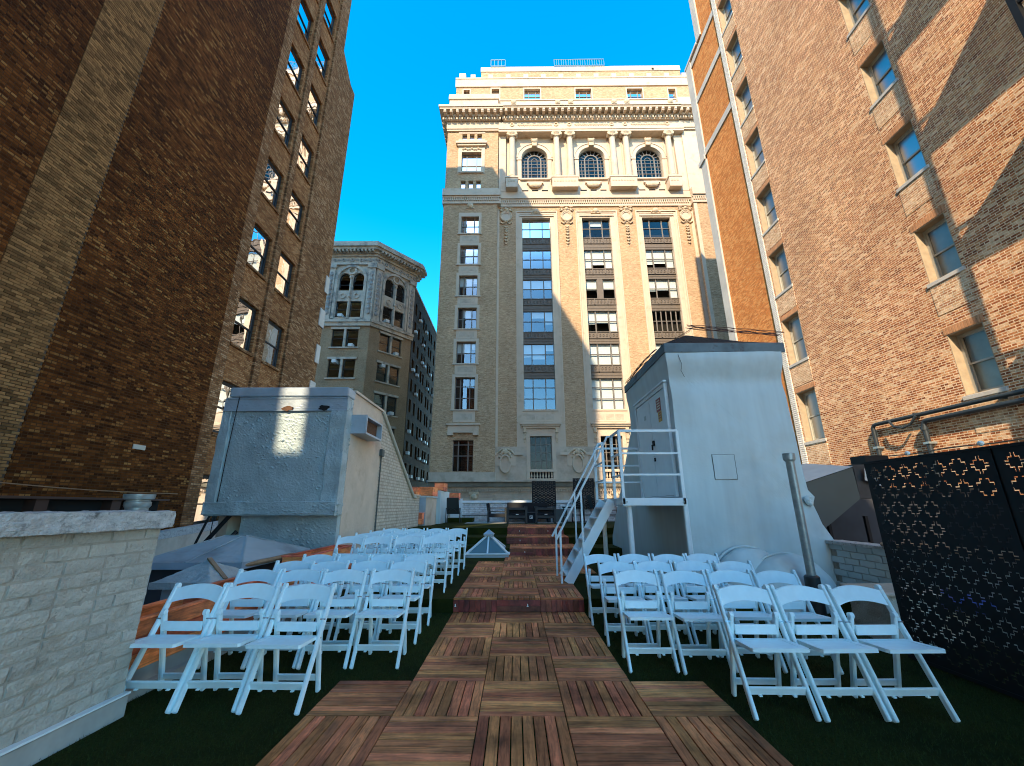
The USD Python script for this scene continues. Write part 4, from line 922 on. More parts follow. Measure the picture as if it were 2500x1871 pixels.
# ------------------------------------------------------------------ big walls with windows
def sash_window(parent, fr, a0, a1, c0, c1, depth, frame, sash, pane, room='room', blind=None, bmat='blind', curtain=None, reveal=None):
    """double-hung window set back in a wall; fr is the wall's frame, depth the set-back"""
    w = .07; b = -depth
    wp = MB(fr).poly(rect(a0, a1, c0, c1).difference(rect(a0 + w, a1 - w, c0 + w, c1 - w)), b - .06, b).build(parent, 'window', frame)
    cm = (c0 + c1) / 2; s = .05
    for k, (l, h, bb) in enumerate(((c0 + w, cm + .03, b - .055), (cm - .03, c1 - w, b - .02))):
        sh = MB(fr).poly(rect(a0 + w, a1 - w, l, h).difference(rect(a0 + w + s, a1 - w - s, l + s, h - s)), bb - .025, bb).build(wp, 'sash', sash)
        q = MB(fr); q.raw([(a0 + w + s, bb - .012, l + s), (a1 - w - s, bb - .012, l + s), (a1 - w - s, bb - .012, h - s), (a0 + w + s, bb - .012, h - s)], [(0, 1, 2, 3)])
        q.build(wp, 'pane', pane)
    if blind is not None: MB(fr).box(a0 + w, a1 - w, b - .13, b - .12, c0 + w + (c1 - c0 - 2 * w) * (1 - blind), c1 - w).build(wp, 'blind', bmat)
    if curtain: MB(fr).raw([(a0 + w, b - .16, c0 + w), (a0 + .3, b - .14, c0 + w), (a0 + .55, b - .16, c1 - .9), (a0 + w, b - .16, c1 - .7)], [(0, 1, 2, 3)]).build(wp, 'curtain', curtain)
    if reveal: MB(fr).poly(rect(a0 - .008, a1 + .008, c0 - .008, c1 + .008).difference(rect(a0 + .012, a1 - .012, c0 + .012, c1 - .012)), b + .001, -.003).build(wp, 'reveal', reveal)
    MB(fr).box(a0, a1, b - 1.0, b - .95, c0, c1).box(a0 - .01, a0, b - 1, b - .06, c0, c1).box(a1, a1 + .01, b - 1, b - .06, c0, c1).box(a0, a1, b - 1, b - .06, c1, c1 + .01).box(a0, a1, b - 1, b - .06, c0 - .01, c0).build(wp, 'room', room)
    return wp
# ---- right building
RF = Facet((12., 0), (0, 1), (-1, 0))
RB2 = thing('brick_building', 'tall red-brown brick building with sunlit windows on the right', 'building')
kk = range(0, 11); dz = 3.342
far_w = [(16.1, 17.22, 3.92 + k * dz, 6.0 + k * dz) for k in kk]
near_w = [(9.86, 10.79, 4.2 + k * dz, 5.94 + k * dz) for k in kk]
holes = [rect(*w) for w in far_w + near_w]
body = rect(-6, 17.30, -9, 46).difference(unary_union(holes))
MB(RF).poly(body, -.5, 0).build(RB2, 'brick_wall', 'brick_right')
MB(RF).box(17.30, 17.62, -.5, .05, -9, 46).build(RB2, 'quoin_strip', 'brick_white_x')
MB(RF).box(17.62, 20.95, -.6, -.06, -9, 30.4).box(17.62, 19.3, -.6, -.06, 30.4, 46).build(RB2, 'orange_panel', 'brick_orange')
MB(RF).box(20.95, 21.6, -.6, .03, -9, 30.5).build(RB2, 'edge_strip', 'quoin_stone')
MB(RF).box(19.3, 19.85, -.6, .03, 30.5, 46).build(RB2, 'edge_strip', 'quoin_stone')
for z in (22.5, 26.7, 29.75): MB(RF).box(17.62, 20.95 if z < 30 else 19.3, -.06, .0, z, z + .42).build(RB2, 'band_course', 'quoin_stone')
MB(RF).box(19.85, 21.7, -.6, .06, 30.42, 30.62).box(20.95, 21.75, -.6, .12, 22.2, 22.5).build(RB2, 'ledge_cap', 'quoin_stone')
MB().box(12.62, 42, -6, 19.2, -9, 45.5).box(12.62, 42, 19.2, 21.5, -9, 30.3).build(RB2, 'building_mass', 'brick_brown')
for k, (a0, a1, c0, c1) in enumerate(far_w):
    sash_window(RB2, RF, a0 + .01, a1 - .01, c0 + .01, c1 - .01, .26, 'sash_light', 'sash_light', 'pane_right', blind=(1., 1., .97, 1., None, .6, .55, .5, .4, .7, .5)[k], bmat='shade_grey', reveal='jamb_stone', curtain='curtain_yellow' if k == 4 else None)
    MB(RF).cbox(a0 - .06, a1 + .06, -.15, .045, c0 - .12, c0 - .002, .01).build(RB2, 'window_sill', 'quoin_stone')
    MB(RF).box(a0 - .04, a1 + .02, .001, .012, c0 - 1.0, c0 - .12).build(RB2, 'patched_brick', 'brick_sill')
for k, (a0, a1, c0, c1) in enumerate(near_w):
    sash_window(RB2, RF, a0 + .01, a1 - .01, c0 + .01, c1 - .01, .25, 'sash_light', 'sash_light', 'pane_right', blind=(1., 1., 1., 1., 1., .3, None, .5, .5, .5, .5)[k], bmat='shade_grey', reveal='jamb_stone')
    MB(RF).cbox(a0 - .06, a1 + .06, -.15, .045, c0 - .12, c0 - .002, .01).build(RB2, 'window_sill', 'quoin_stone')
    MB(RF).box(a0 - .04, a1 + .02, .001, .012, c0 - 1.0, c0 - .12).build(RB2, 'patched_brick', 'brick_sill')
for ws in (far_w, near_w):
    for a0, a1, c0, c1 in ws:
        l = MB(RF); nb = 13
        for i in range(nb):
            u = a0 - .06 + (a1 - a0 + .12) * i / nb; l.cbox(u + .004, u + (a1 - a0 + .12) / nb - .004, -.05, .012, c1 + .004, c1 + .21, .004)
        l.build(RB2, 'lintel_bricks', 'lintel_brick')
# pipes on the right wall
t = thing('wall_pipe', 'dark pipe rising from the screen and turning along the brick wall, upper one', 'pipe')
MB().tube([(11.86, 13.72, -.4), (11.86, 13.72, 3.86), (11.86, 13.66, 3.95), (11.86, 13.55, 3.97), (11.86, 3, 3.97)], .06, 12).build(t, 'pipe_run', 'pipe_dark', 40)
for y in (13.72,): MB().box(11.78, 12, y - .09, y + .09, 3.2, 3.26).build(t, 'bracket', 'pipe_silver')
for y in (12.2, 9.9, 7): MB().box(11.84, 12, y - .02, y + .02, 3.9, 4.06).build(t, 'bracket', 'pipe_dark')
t = thing('wall_pipe', 'dark pipe turning along the brick wall just below the longer one', 'pipe')
MB().tube([(11.84, 11.98, -.4), (11.84, 11.98, 3.66), (11.84, 11.93, 3.74), (11.84, 11.85, 3.76), (11.84, 3, 3.76)], .065, 12).tube([(11.84, 11.99, 3.5), (11.84, 11.99, 3.6)], .09, 12).build(t, 'pipe_run', 'pipe_dark', 40)
MB().box(11.76, 12, 11.89, 12.07, 3.1, 3.16).build(t, 'bracket', 'pipe_silver')
MB().tube([(11.75, 12.95, 3.95), (11.72, 12.8, 3.76), (11.72, 12.5, 3.66), (11.72, 12.25, 3.72), (11.75, 12.05, 3.93)], .035, 10).build('/World', 'sagging_hose', 'pipe_dark', 40, label='short dark hose sagging between the two wall pipes', cat='hose')
# fire escape beyond the right edge of the picture (its shadow falls on the wall)
t = thing('fire_escape', 'black iron fire escape on the right brick wall, its shadow slanting over the bricks', 'fire escape')
for k in range(8):
    z = 6.75 + k * 3.66; p = MB()
    for i in range(9): p.box(10.5 + i * .165, 10.655 + i * .165, 1.5, 6.2, z, z + .05)
    p.box(10.48, 10.56, 1.5, 6.2, z - .06, z + .12).box(10.5, 12, 6.13, 6.2, z - .06, z + .12)
    p.build(t, 'platform', 'black_metal')
    r = MB()
    for zz in (1.0,): r.box(10.48, 10.54, 1.5, 6.2, z + zz, z + zz + .06).box(10.5, 12, 6.12, 6.2, z + .12, z + .55)
    for i in range(5): r.box(10.49, 10.51, 1.6 + i * 1.15, 1.62 + i * 1.15, z, z + 1.0)
    r.build(t, 'railing', 'black_metal')
    s_ = MB()
    for xx in (11.45, 11.95): s_.beam((xx, 1.6, z), (xx, 4.4, z + 3.66), .05, .2)
    for i in range(12): u = (i + .5) / 12; s_.box(11.45, 11.95, 1.5 + 2.8 * u, 1.72 + 2.8 * u, z + 3.66 * u, z + 3.66 * u + .03)
    s_.build(t, 'stair_flight', 'black_metal')
MB().box(10.46, 10.57, 6.11, 6.23, 3.0, 38).build(t, 'upright', 'black_metal')

# ---- left building
LF = Facet((-10.5, 0), (0, 1), (1, 0))
LBD = thing('brick_building', 'tall dark brown brick building with a paler brick strip on the left', 'building')
dl = 3.385
wa = [(14.36, 15.62, .55 + 3.385 * k, 2.48 + 3.385 * k) for k in range(0, 16)]
wb = [(16.34, 17.60, .55 + 3.385 * k, 2.48 + 3.385 * k) for k in range(0, 16)]
holes = unary_union([rect(*w) for w in wa + wb])
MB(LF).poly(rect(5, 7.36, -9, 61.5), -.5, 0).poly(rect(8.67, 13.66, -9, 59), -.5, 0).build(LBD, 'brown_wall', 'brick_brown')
MB(LF).box(7.36, 8.67, -.5, -.014, -9, 61.5).build(LBD, 'strip_backing', 'mortar_dark')
bay = unary_union([rect(13.66, 18.74, -9, 59), rect(18.74, 20.8, -9, 27.5), Polygon([(18.74, 27.5), (20.4, 27.5), (20.4, 27.7), (18.74, 28.9)])])
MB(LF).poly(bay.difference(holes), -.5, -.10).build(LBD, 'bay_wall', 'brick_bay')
for a0, a1 in ((13.66, 14.20), (15.80, 16.18), (17.80, 18.74)):
    MB(LF).box(a0, a1, -.10, .0, -9, 59).build(LBD, 'pilaster', 'brick_tan')
MB(LF).box(18.74, 20.8, -.10, .002, -9, 27.5).build(LBD, 'pilaster', 'brick_tan')
for k in range(7):
    z = .5 + k * 2.05
    MB(LF).box(20.3 if k % 2 else 20.45, 20.86, -.4, .05, z, z + 1.0).build(LBD, 'quoin_block', 'quoin_stone')
for k, ((a0, a1, c0, c1), w2) in enumerate(zip(wa, wb)):
    for j, w in enumerate(((a0, a1, c0, c1), w2)):
        sash_window(LBD, LF, w[0] + .01, w[1] - .01, w[2] + .01, w[3] - .01, .22, 'window_black', 'window_black', 'pane_mirror', blind=(None, .4, None, .6)[(k * 2 + j) % 4] if j else None)
        MB(LF).cbox(w[0] - .05, w[1] + .05, -.2, -.03, w[2] - .12, w[2] - .002, .01).build(LBD, 'window_sill', 'brick_tan')
# the strip: every brick of its own
allb = []
row = 0; z = -2.0
while z < 45:
    y = 7.36 - (0 if row % 2 else .105)
    while y < 8.66:
        a, b = max(y + .006, 7.365), min(y + .204, 8.665)
        if b - a > .04: allb.append((a, b, z + .006, z + .0617, rng.uniform(-.004, .006)))
        y += .21
    row += 1; z += .0677
vis = [q for q in allb if 1.35 < q[2] < 8.5][:300]; vs = set(vis)
for a, b, c0, c1, e in vis: MB(LF).cbox(a, b, -.02, .006 + e, c0, c1, .004).build(LBD, 'brick', 'brick_strip')
j = MB(LF)
for q in allb:
    if q not in vs: j.box(q[0], q[1], -.02, .006 + q[4], q[2], q[3])
sp_path = j.build(LBD, 'strip_bricks', 'brick_strip_joined', kind='stuff')
set_tone(sp_path, np.repeat(nrng.random(len(j.v)), 8))
MB().box(-60, -11.75, 12.0, 18.6, -9, 59).box(-60, -11.05, 5.0, 12.0, -9, 61.5).box(-60, -11.75, 18.6, 20.75, -9, 27.3).box(-60, -33, 5, 18.6, 61.6, 100).build(LBD, 'building_mass', 'brick_brown')  # roof steps and unseen rear tower are added for the shadows they cast
t = thing('brick_building', 'unseen brick block behind the viewer, shaped for its shadow and a sun slot', 'building')
MB().box(-60, -12.0, -9.4, 4.99, -9, 56.0).build(t, 'building_mass', 'brick_brown')  # unseen; shaped to shadow the tower and bound the sun slot
t = thing('brick_building', 'unseen brick block added behind the viewer to keep the terrace in shade', 'building')
MB().box(-10.95, -3.6, -15, -8, -9, 27.5).box(-3.6, .0, -15, -8, -9, 18.5).box(-13, -10.95, -15, -9.5, -9, 16.3).build(t, 'building_mass', 'brick_right')  # added to block the sun; the low box leaves a slot for one patch

# ------------------------------------------------------------------ the stone and brick tower across the street
FF = Facet((0, 42.), (1, 0), (0, -1))      # a = x, b = towards the viewer, c = z
FB = thing('tower_building', 'tall cream stone and brick building with columns and arched windows across the street', 'building')
def fb(name, mat_, *boxes, par=None, **kw):
    m = MB(FF)
    for q in boxes: m.box(*q)
    return m.build(par or FB, name, mat_, **kw)
def grid_window(parent, a0, a1, c0, c1, b, cols, rows, fmat, blinds=(), bar=.10, pane='pane'):
    """window of several lights; cols and rows are fractions"""
    ca = np.cumsum([0, *cols]) / sum(cols) * (a1 - a0) + a0; rc = np.cumsum([0, *rows]) / sum(rows) * (c1 - c0) + c0
    H = [rect(ca[i] + bar / 2, ca[i + 1] - bar / 2, rc[j] + bar * .35, rc[j + 1] - bar * .35) for i in range(len(cols)) for j in range(len(rows))]
    wp = MB(FF).poly(rect(a0, a1, c0, c1).difference(unary_union(H)), b - .12, b).build(parent, 'window', fmat)
    k = 0
    for i in range(len(cols)):
        for j in range(len(rows)):
            x0, x1, z0, z1 = ca[i], ca[i + 1], rc[j], rc[j + 1]
            MB(FF).raw([(x0, b - .07, z0), (x1, b - .07, z0), (x1, b - .07, z1), (x0, b - .07, z1)], [(0, 1, 2, 3)]).build(wp, 'pane', pane)
        if i < len(blinds) and blinds[i]:
            MB(FF).box(ca[i] + .05, ca[i + 1] - .05, b - .26, b - .24, c1 - (c1 - c0) * blinds[i], c1).build(wp, 'blind', 'blind')
    return wp
PAV = .6
# brick field between pavilions, with holes for the three bays
bays = [(.20, 5.15), (7.33, 12.28), (14.46, 19.41)]
wins = [(.95, 4.28), (8.08, 11.41), (15.21, 18.54)]
tops = [34.38, 30.2, 26.33, 22.33, 18.41]; bots = [31.86, 27.75, 23.91, 19.85, 16.0]
field = rect(-2.0, 21.4, 7.2, 36.2).difference(unary_union([rect(a, b, 7.2, 35.35) for a, b in bays]))
MB(FF).poly(field, -.5, 0).build(FB, 'brick_field', 'facade_brick')
MB(FF).poly(rect(-2.0, 21.4, 3.9, 7.2).difference(unary_union([rect((a + b) / 2 - 1.1, (a + b) / 2 + 1.1, 4.96, 7.3) for a, b in wins])), -.5, .06).build(FB, 'base_course', 'stone_base')
for x0_, x1_, e in ((-2.0, -1.75, .03), (21.0, 21.4, .03)): fb('edge_stone', 'stone', (x0_, x1_, 0, e, 7.2, 36.2))
for bi, ((b0, b1), (w0, w1)) in enumerate(zip(bays, wins)):
    cx = (w0 + w1) / 2
    ring = rect(b0, b1, 7.2, 35.35).difference(unary_union([rect(w0, w1, 11.0, 34.42), rect(cx - 1.1, cx + 1.1, 4.96, 8.26)]))
    su = MB(FF).poly(ring, -.45, .05).build(FB, 'bay_surround', 'stone' if bi else 'stone')
    for q, e, in_ in ((.0, .16, .13), (.30, .10, .10), (.52, .07, .09)):
        P = rect(b0 + q, b1 - q, 9.7, 35.35 - q).difference(rect(b0 + q + in_, b1 - q - in_, 9.7, 35.35 - q - in_))
        MB(FF).poly(P, .051, e).build(su, 'moulding', 'stone')
    MB(FF).box(b0 + .45, b1 - .45, .05, .18, 34.6, 34.8).build(su, 'label_mould', 'stone')
    for fi, (zt, zb_) in enumerate(zip(tops, bots)):
        bl = [(.5, .45, .5), (.9, .8, .9), (.55, .5, .55), (.8, .7, .95), (.9, .95, .9)][fi] if bi else [(.3, .55, .6), (0, 0, 0), (.5, .5, .5), (.0, .3, .6), (.6, .7, .3)][fi]
        if bi == 1 and fi == 0: bl = (0, .3, 0)
        if bi == 1 and fi: bl = [0, (.97, .75, .97), (.5, .5, .5), (.6, .55, .97), (.97, .97, .97)][fi]
        if bi == 2: bl = [(0, 0, 0), (.75, .7, .97), (.6, .55, .97), (0, 0, 0), (.97, .97, .97)][fi]
        if bi == 1 and fi == 2:
            [grid_window(FB, q0, q0 + 1.35, zb_, zt, -.33, [1], [1, 1], 'window_metal', [.5], pane='pane_dim') for q0 in (w0, w1 - 1.35)]
            fb('infill_panel', 'spandrel', (w0 + 1.36, w1 - 1.36, -.4, -.25, zb_, zt))
        elif bi == 2 and fi == 3: grid_window(FB, w0, w1, zb_, zt, -.33, [1, 1, 1, 1, 1, 1], [1, 1], 'window_metal', pane='pane_dim')
        else: grid_window(FB, w0, w1, zb_, zt, -.33, [.28, .44, .28], [1, 1], 'window_metal', bl, pane='pane_dim' if bi else 'pane')
        nz = tops[fi + 1] if fi < 4 else 14.48
        sp_ = fb('spandrel', 'spandrel', (w0, w1, -.45, -.30, nz, zb_), (w0, w1, -.30, -.22, zb_ - .10, zb_), (w0, w1, -.30, -.20, zb_ - .82, zb_ - .72), (w0, w1, -.30, -.24, nz + .0, nz + .12), (w0, w1, -.30, -.26, nz + .3, nz + .36))
        om = MB(FF)
        for i in range(9):
            xx = w0 + (i + .5) * (w1 - w0) / 9
            om.v.append(np.array([(xx + .13 * math.cos(t_) * (1 if k_ else .6), -.27 + (0 if k_ else .03), zb_ - .41 + .22 * math.sin(t_) * (1 if k_ else .6)) for k_ in (1, 0) for t_ in np.linspace(0, 2 * PI, 9)[:-1]]))
            om.f.append(np.array([(j, (j + 1) % 8, 8 + (j + 1) % 8) for j in range(8)] + [(j, 8 + (j + 1) % 8, 8 + j) for j in range(8)]) + om.n); om.n += 16
        for xx in (w0 + (w1 - w0) * .28, w0 + (w1 - w0) * .72): om.box(xx - .06, xx + .06, -.3, -.2, zb_ - .85, zb_ - .05)
        om.build(sp_, 'ornament', 'spandrel')
    grid_window(FB, w0, w1, 11.04, 14.46, -.33, [.3, .4, .3], [1.1, 1.1, .9], 'window_metal', (.97, .97, .97) if bi else (), pane='pane_dim' if bi else 'pane')
    fb('window_sill', 'stone', (w0 - .15, w1 + .15, -.3, .14, 10.86, 11.03))
    fb('apron_panel', 'stone', (w0 + .05, w1 - .05, .051, .085, 9.75, 10.75))
    for i in range(3): fb('sunk_panel', 'stone_base', (w0 + .25 + i * .98, w0 + 1.12 + i * .98, .086, .10, 9.95, 10.5))
    # door-window with hood on brackets
    fb('hood', 'stone', (cx - 2.05, cx + 2.05, .05, .55, 9.42, 9.60), (cx - 1.95, cx + 1.95, .05, .42, 9.25, 9.42), (cx - 1.8, cx + 1.8, .05, .25, 9.05, 9.25))
    for s in (-1, 1):
        br = MB(FF).box(cx + s * 1.62 - .16, cx + s * 1.62 + .16, .05, .36, 8.6, 9.05).box(cx + s * 1.62 - .13, cx + s * 1.62 + .13, .05, .22, 7.95, 8.6).box(cx + s * 1.62 - .09, cx + s * 1.62 + .09, .05, .14, 7.6, 7.95)
        br.build(FB, 'hood_bracket', 'carved')
    MB(FF).poly(rect(cx - 1.45, cx + 1.45, 4.7, 8.6).difference(rect(cx - 1.1, cx + 1.1, 4.7, 8.26)), .051, .14).build(FB, 'door_surround', 'stone')
    grid_window(FB, cx - 1.08, cx + 1.08, 4.97, 8.25, -.25, [1, 1, 1, 1], [1, 1, 1, 1], 'window_metal', bar=.09, pane='pane_dim')
    fb('balcony_rail', 'stone', (cx - 1.5, cx + 1.5, .05, .45, 4.68, 4.86), (cx - 1.5, cx + 1.5, .05, .40, 3.92, 4.05), (cx - 1.5, cx - 1.15, .05, .42, 4.05, 4.68), (cx + 1.15, cx + 1.5, .05, .42, 4.05, 4.68))
    fb('balcony_shadow_gap', 'dark_hole', (cx - 1.15, cx + 1.15, .061, .07, 4.05, 4.68))  # dark panel on solid stone, painting the shade behind the balusters
    for i in range(8):
        m = MB().lathe((cx - 1.0 + i * .285, 41.75, 4.05), [(.05, 0), (.05, .08), (.10, .22), (.05, .42), (.05, .56), (.07, .63)], 10); m.build(FB, 'baluster', 'stone', 40)
    # keystone shield over the bay
    m = MB(FF).sphere((cx, .2, 35.32), .34, 2, (1, .6, .9)); m.box(cx - .55, cx + .55, .1, .2, 34.95, 35.05); m.sphere((cx - .5, .2, 35.0), .10, 1); m.sphere((cx + .5, .2, 35.0), .10, 1)
    m.build(FB, 'shield', 'carved', 50)
# medallions on the piers
for mx_ in (-.97, 6.27, 13.38, 20.45):
    m = MB(); n_ = 22
    for i in range(n_):
        a = i / n_ * 2 * PI; m.sphere((mx_ + .62 * math.cos(a), 41.88, 34.66 + .66 * math.sin(a)), .13, 1, (1, .9, 1))
    w_ = m.build(FB, 'wreath', 'carved', 60)
    MB(FF).poly(Point(mx_, 34.66).buffer(.52, 16), 0, .08).poly(Point(mx_, 34.66).buffer(.60, 16).difference(Point(mx_, 34.66).buffer(.46, 16)), .08, .16).build(w_, 'roundel', 'stone')
    m = MB(); rr = random.Random(int(mx_ * 10))
    for s in (-1, 1):
        for i in range(6): m.sphere((mx_ + s * (.15 + i * .12), 41.86, 35.45 + .14 * math.sin(i * 1.3) + .02 * i), .10, 1, (1.2, 1, .8)); 
        for i in range(5): m.sphere((mx_ + s * (.12 + i * .13), 41.88, 33.75 - .02 * i + .10 * math.cos(i * 1.5)), .09, 1, (1.2, .9, .7))
        m.box(mx_ + s * .55 - .22, mx_ + s * .55 + .22, 41.86, 42, 35.88, 35.96)
    m.sphere((mx_, 41.82, 35.6), .22, 1); m.box(mx_ - .8, mx_ + .8, 41.9, 42, 35.36, 35.5).box(mx_ - .72, mx_ + .72, 41.93, 42, 33.66, 33.76).box(mx_ - .03, mx_ + .03, 41.95, 42, 33.7, 35.6)
    for s in (-1, 1): m.box(mx_ + s * .55 - .05, mx_ + s * .55 + .05, 41.93, 42, 35.4, 35.9)
    m.build(w_, 'ribbon', 'carved', 60)
    m = MB(); z = 33.2
    while z > 30.6:
        k_ = .8 if z < 31.3 else 1.
        for dx in (-.13, .13): m.sphere((mx_ + dx * k_, 41.90, z), .10 * k_, 1)
        m.sphere((mx_, 41.86, z - .1), .11 * k_, 1); z -= .30 if int(z * 7) % 3 else .42
    m.box(mx_ - .04, mx_ + .04, 41.93, 42, 30.5, 33.3).build(FB, 'hanging_drop', 'carved', 60)
# cartouches low on the piers
for mx_ in (-.98, 6.25, 13.4):
    fb('ledge_mould', 'stone', (mx_ - 1.75, mx_ - .75, 0, .22, 6.35, 6.62), (mx_ + .75, mx_ + 1.75, 0, .22, 6.35, 6.62), (mx_ - 1.05, mx_ + 1.05, .05, .14, 5.3, 6.35))
    E_ = affinity.scale(Point(0, 0).buffer(1, 24), .58, .92); E2 = affinity.scale(Point(0, 0).buffer(1, 24), .44, .76)
    c_ = MB(FF).poly(affinity.translate(E_.difference(E2), mx_, 5.52), .06, .42).build(FB, 'oval_frame', 'stone')
    MB(FF).poly(affinity.translate(E2, mx_, 5.52), .06, .16).build(c_, 'oval_face', 'stone')
    m = MB()
    m.tube([(mx_ + .95 * math.cos(a), 41.86, 6.1 + .85 * math.sin(a)) for a in np.linspace(.12 * PI, .88 * PI, 13)], .11, 8)
    m.sphere((mx_, 41.7, 6.65), .30, 2, (1, .7, 1))
    for s in (-1, 1):
        for i in range(4): m.sphere((mx_ + s * (.22 + .10 * i), 41.72, 6.62 - .05 * i * i), .15, 1)
    m.build(c_, 'carved_head', 'carved', 60)
# left pavilion
pf = rect(-8.40, -2.0, 4.65, 37.0); pw = [(-6.22, -4.14)] * 7
pt = [34.24, 30.29, 26.38, 22.38, 18.38, 14.37, 7.8]; pb = [31.91, 27.83, 23.85, 19.88, 15.9, 10.94, 4.72]
hs = [rect(-6.22, -4.14, b, t_) for b, t_ in zip(pb, pt)]
MB(FF).poly(pf.difference(unary_union(hs)), PAV - .5, PAV).build(FB, 'pavilion_wall', 'facade_brick')
MB().box(-8.39, -8.05, 41.6, 92, -9, 37.0).build(FB, 'pavilion_side', 'facade_brick')
MB(FF).box(21.35, 29, PAV - .5, PAV, 3.9, 37.0).build(FB, 'pavilion_wall', 'facade_brick')
fb('edge_stone', 'stone', (21.3, 21.7, PAV, PAV + .05, 3.9, 37.0))
fb('base_course', 'stone_base', (-8.44, -1.96, -.5, PAV + .05, 3.85, 4.65))
for k, (b, t_) in enumerate(zip(pb, pt)):
    P = rect(-6.52, -3.84, b - .02, t_ + (.32 if k else .5)).difference(rect(-6.22, -4.14, b - .02, t_))
    if k < 6: MB(FF).poly(P, PAV, PAV + .06).build(FB, 'window_surround', 'stone')
    if k < 6: fb('window_sill', 'stone', (-6.6, -3.76, PAV - .3, PAV + .16, b - .16, b - .021))
    if k < 5:
        fb('apron_panel', 'stone', (-6.3, -4.06, PAV, PAV + .05, pt[k + 1] + .34, b - .18)); fb('sunk_panel', 'stone_base', (-6.0, -4.35, PAV + .051, PAV + .062, pt[k + 1] + .55, b - .38))
    rows = [1, 1] if k < 5 else ([1.2, 1.2, .9] if k == 5 else [1.4, 1, .4])
    wp = grid_window(FB, -6.20, -4.16, b + .01, t_ - .01, PAV - .30, [.27, .5, .27], rows, 'window_metal', [(.3, .5, .4), (.1, .4, .2), (.45, .5, .3), (0, .4, 0), (.5, .5, .3), (), ()][k])
fb('hood', 'stone', (-6.9, -3.5, PAV, PAV + .45, 9.25, 9.42), (-6.75, -3.65, PAV, PAV + .3, 8.5, 9.25), (-6.75, -6.2, PAV, PAV + .33, 8.25, 8.5), (-4.2, -3.65, PAV, PAV + .33, 8.25, 8.5))
fb('apron_panel', 'stone', (-6.3, -4.06, PAV, PAV + .05, 9.6, 10.75)); fb('sunk_panel', 'stone_base', (-6.0, -4.35, PAV + .051, PAV + .062, 9.85, 10.5))
m = MB(FF)
for x in np.linspace(-6.5, -3.85, 12): m.box(x - .08, x + .08, PAV, PAV + .03, 7.85, 8.25)
m.build(FB, 'flat_arch', 'facade_brick')
m = MB(FF).sphere((-5.2, PAV + .12, 35.75), .35, 2, (1, .6, 1)); m.box(-5.7, -4.7, PAV, PAV + .1, 35.35, 35.45); m.build(FB, 'shield', 'carved', 50)
# cornices: continuous mouldings by profile steps
def cornice(x0, x1, b0, steps_, m='stone', name='cornice'):
    fb(name, m, *[(x0 - (o if x0 > -50 else 0) * ends[0], x1 + o * ends[1], -.6, b0 + o, z0, z1) for o, z0, z1 in steps_])
ends = (1, 0)
# base cornice just above the parapet
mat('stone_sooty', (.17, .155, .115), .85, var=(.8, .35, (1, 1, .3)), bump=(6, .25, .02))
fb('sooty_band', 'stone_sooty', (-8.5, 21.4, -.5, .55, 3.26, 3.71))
fb('base_cornice', 'stone_base', (-8.5, 21.4, -.5, .75, 3.72, 3.86))
fb('bed_mould', 'stone_base', (-8.45, 21.4, -.5, .30, 3.05, 3.25))
m = MB(FF)
for x in np.arange(-8.3, 21.3, .24): m.box(x, x + .12, .3, .42, 2.84, 3.04)
m.build(FB, 'base_dentils', 'stone_base', kind='stuff')
fb('ground_wall', 'stone_base', (-8.4, 21.4, -.5, .1, -9, 3.05))
for x in (.0, 5.0, 7.3, 12.1, 14.4, 19.2): fb('pier_strip', 'stone_base', (x - .35, x + .35, .1, .2, -9, 2.8))
for x in (2.6, 9.75, 16.9, -4.0):
    MB(FF).box(x - .45, x + .45, .1, .55, 2.55, 2.8).box(x - .35, x + .35, .1, .45, 2.25, 2.55).sphere((x, .4, 2.35), .3, 2).build(FB, 'console', 'carved', 40)
for x0_, x1_ in ((-8.2, -2.2), (.8, 2.0), (3.2, 4.5), (8, 9.2), (10.4, 11.7)): fb('sunk_panel', 'stone', (x0_, x1_, .1, .12, 1.0, 2.2))
# string course (left pavilion forward, then the field)
for x0_, x1_, b in ((-8.55, -1.6, PAV), (-1.6, 21.2, 0.0), (21.2, 30, PAV - .005)):
    fb('string_course', 'stone', (x0_, x1_, -.5, b + .45, 36.95, 37.35), (x0_, x1_, -.5, b + .30, 36.75, 36.95), (x0_, x1_, -.5, b + .36, 37.35, 38.0))
    fb('lower_moulding', 'stone', (x0_, x1_, -.5, b + .16, 36.0, 36.3))
    m = MB(FF)
    for x in np.arange(x0_ + .1, x1_ - .1, .26): m.box(x, x + .14, b + .16, b + .28, 36.36, 36.74)
    fb('frieze_band', 'stone', (x0_, x1_, -.5, b + .12, 36.3, 36.75))
    m.build(FB, 'dentil_row', 'stone', kind='stuff')
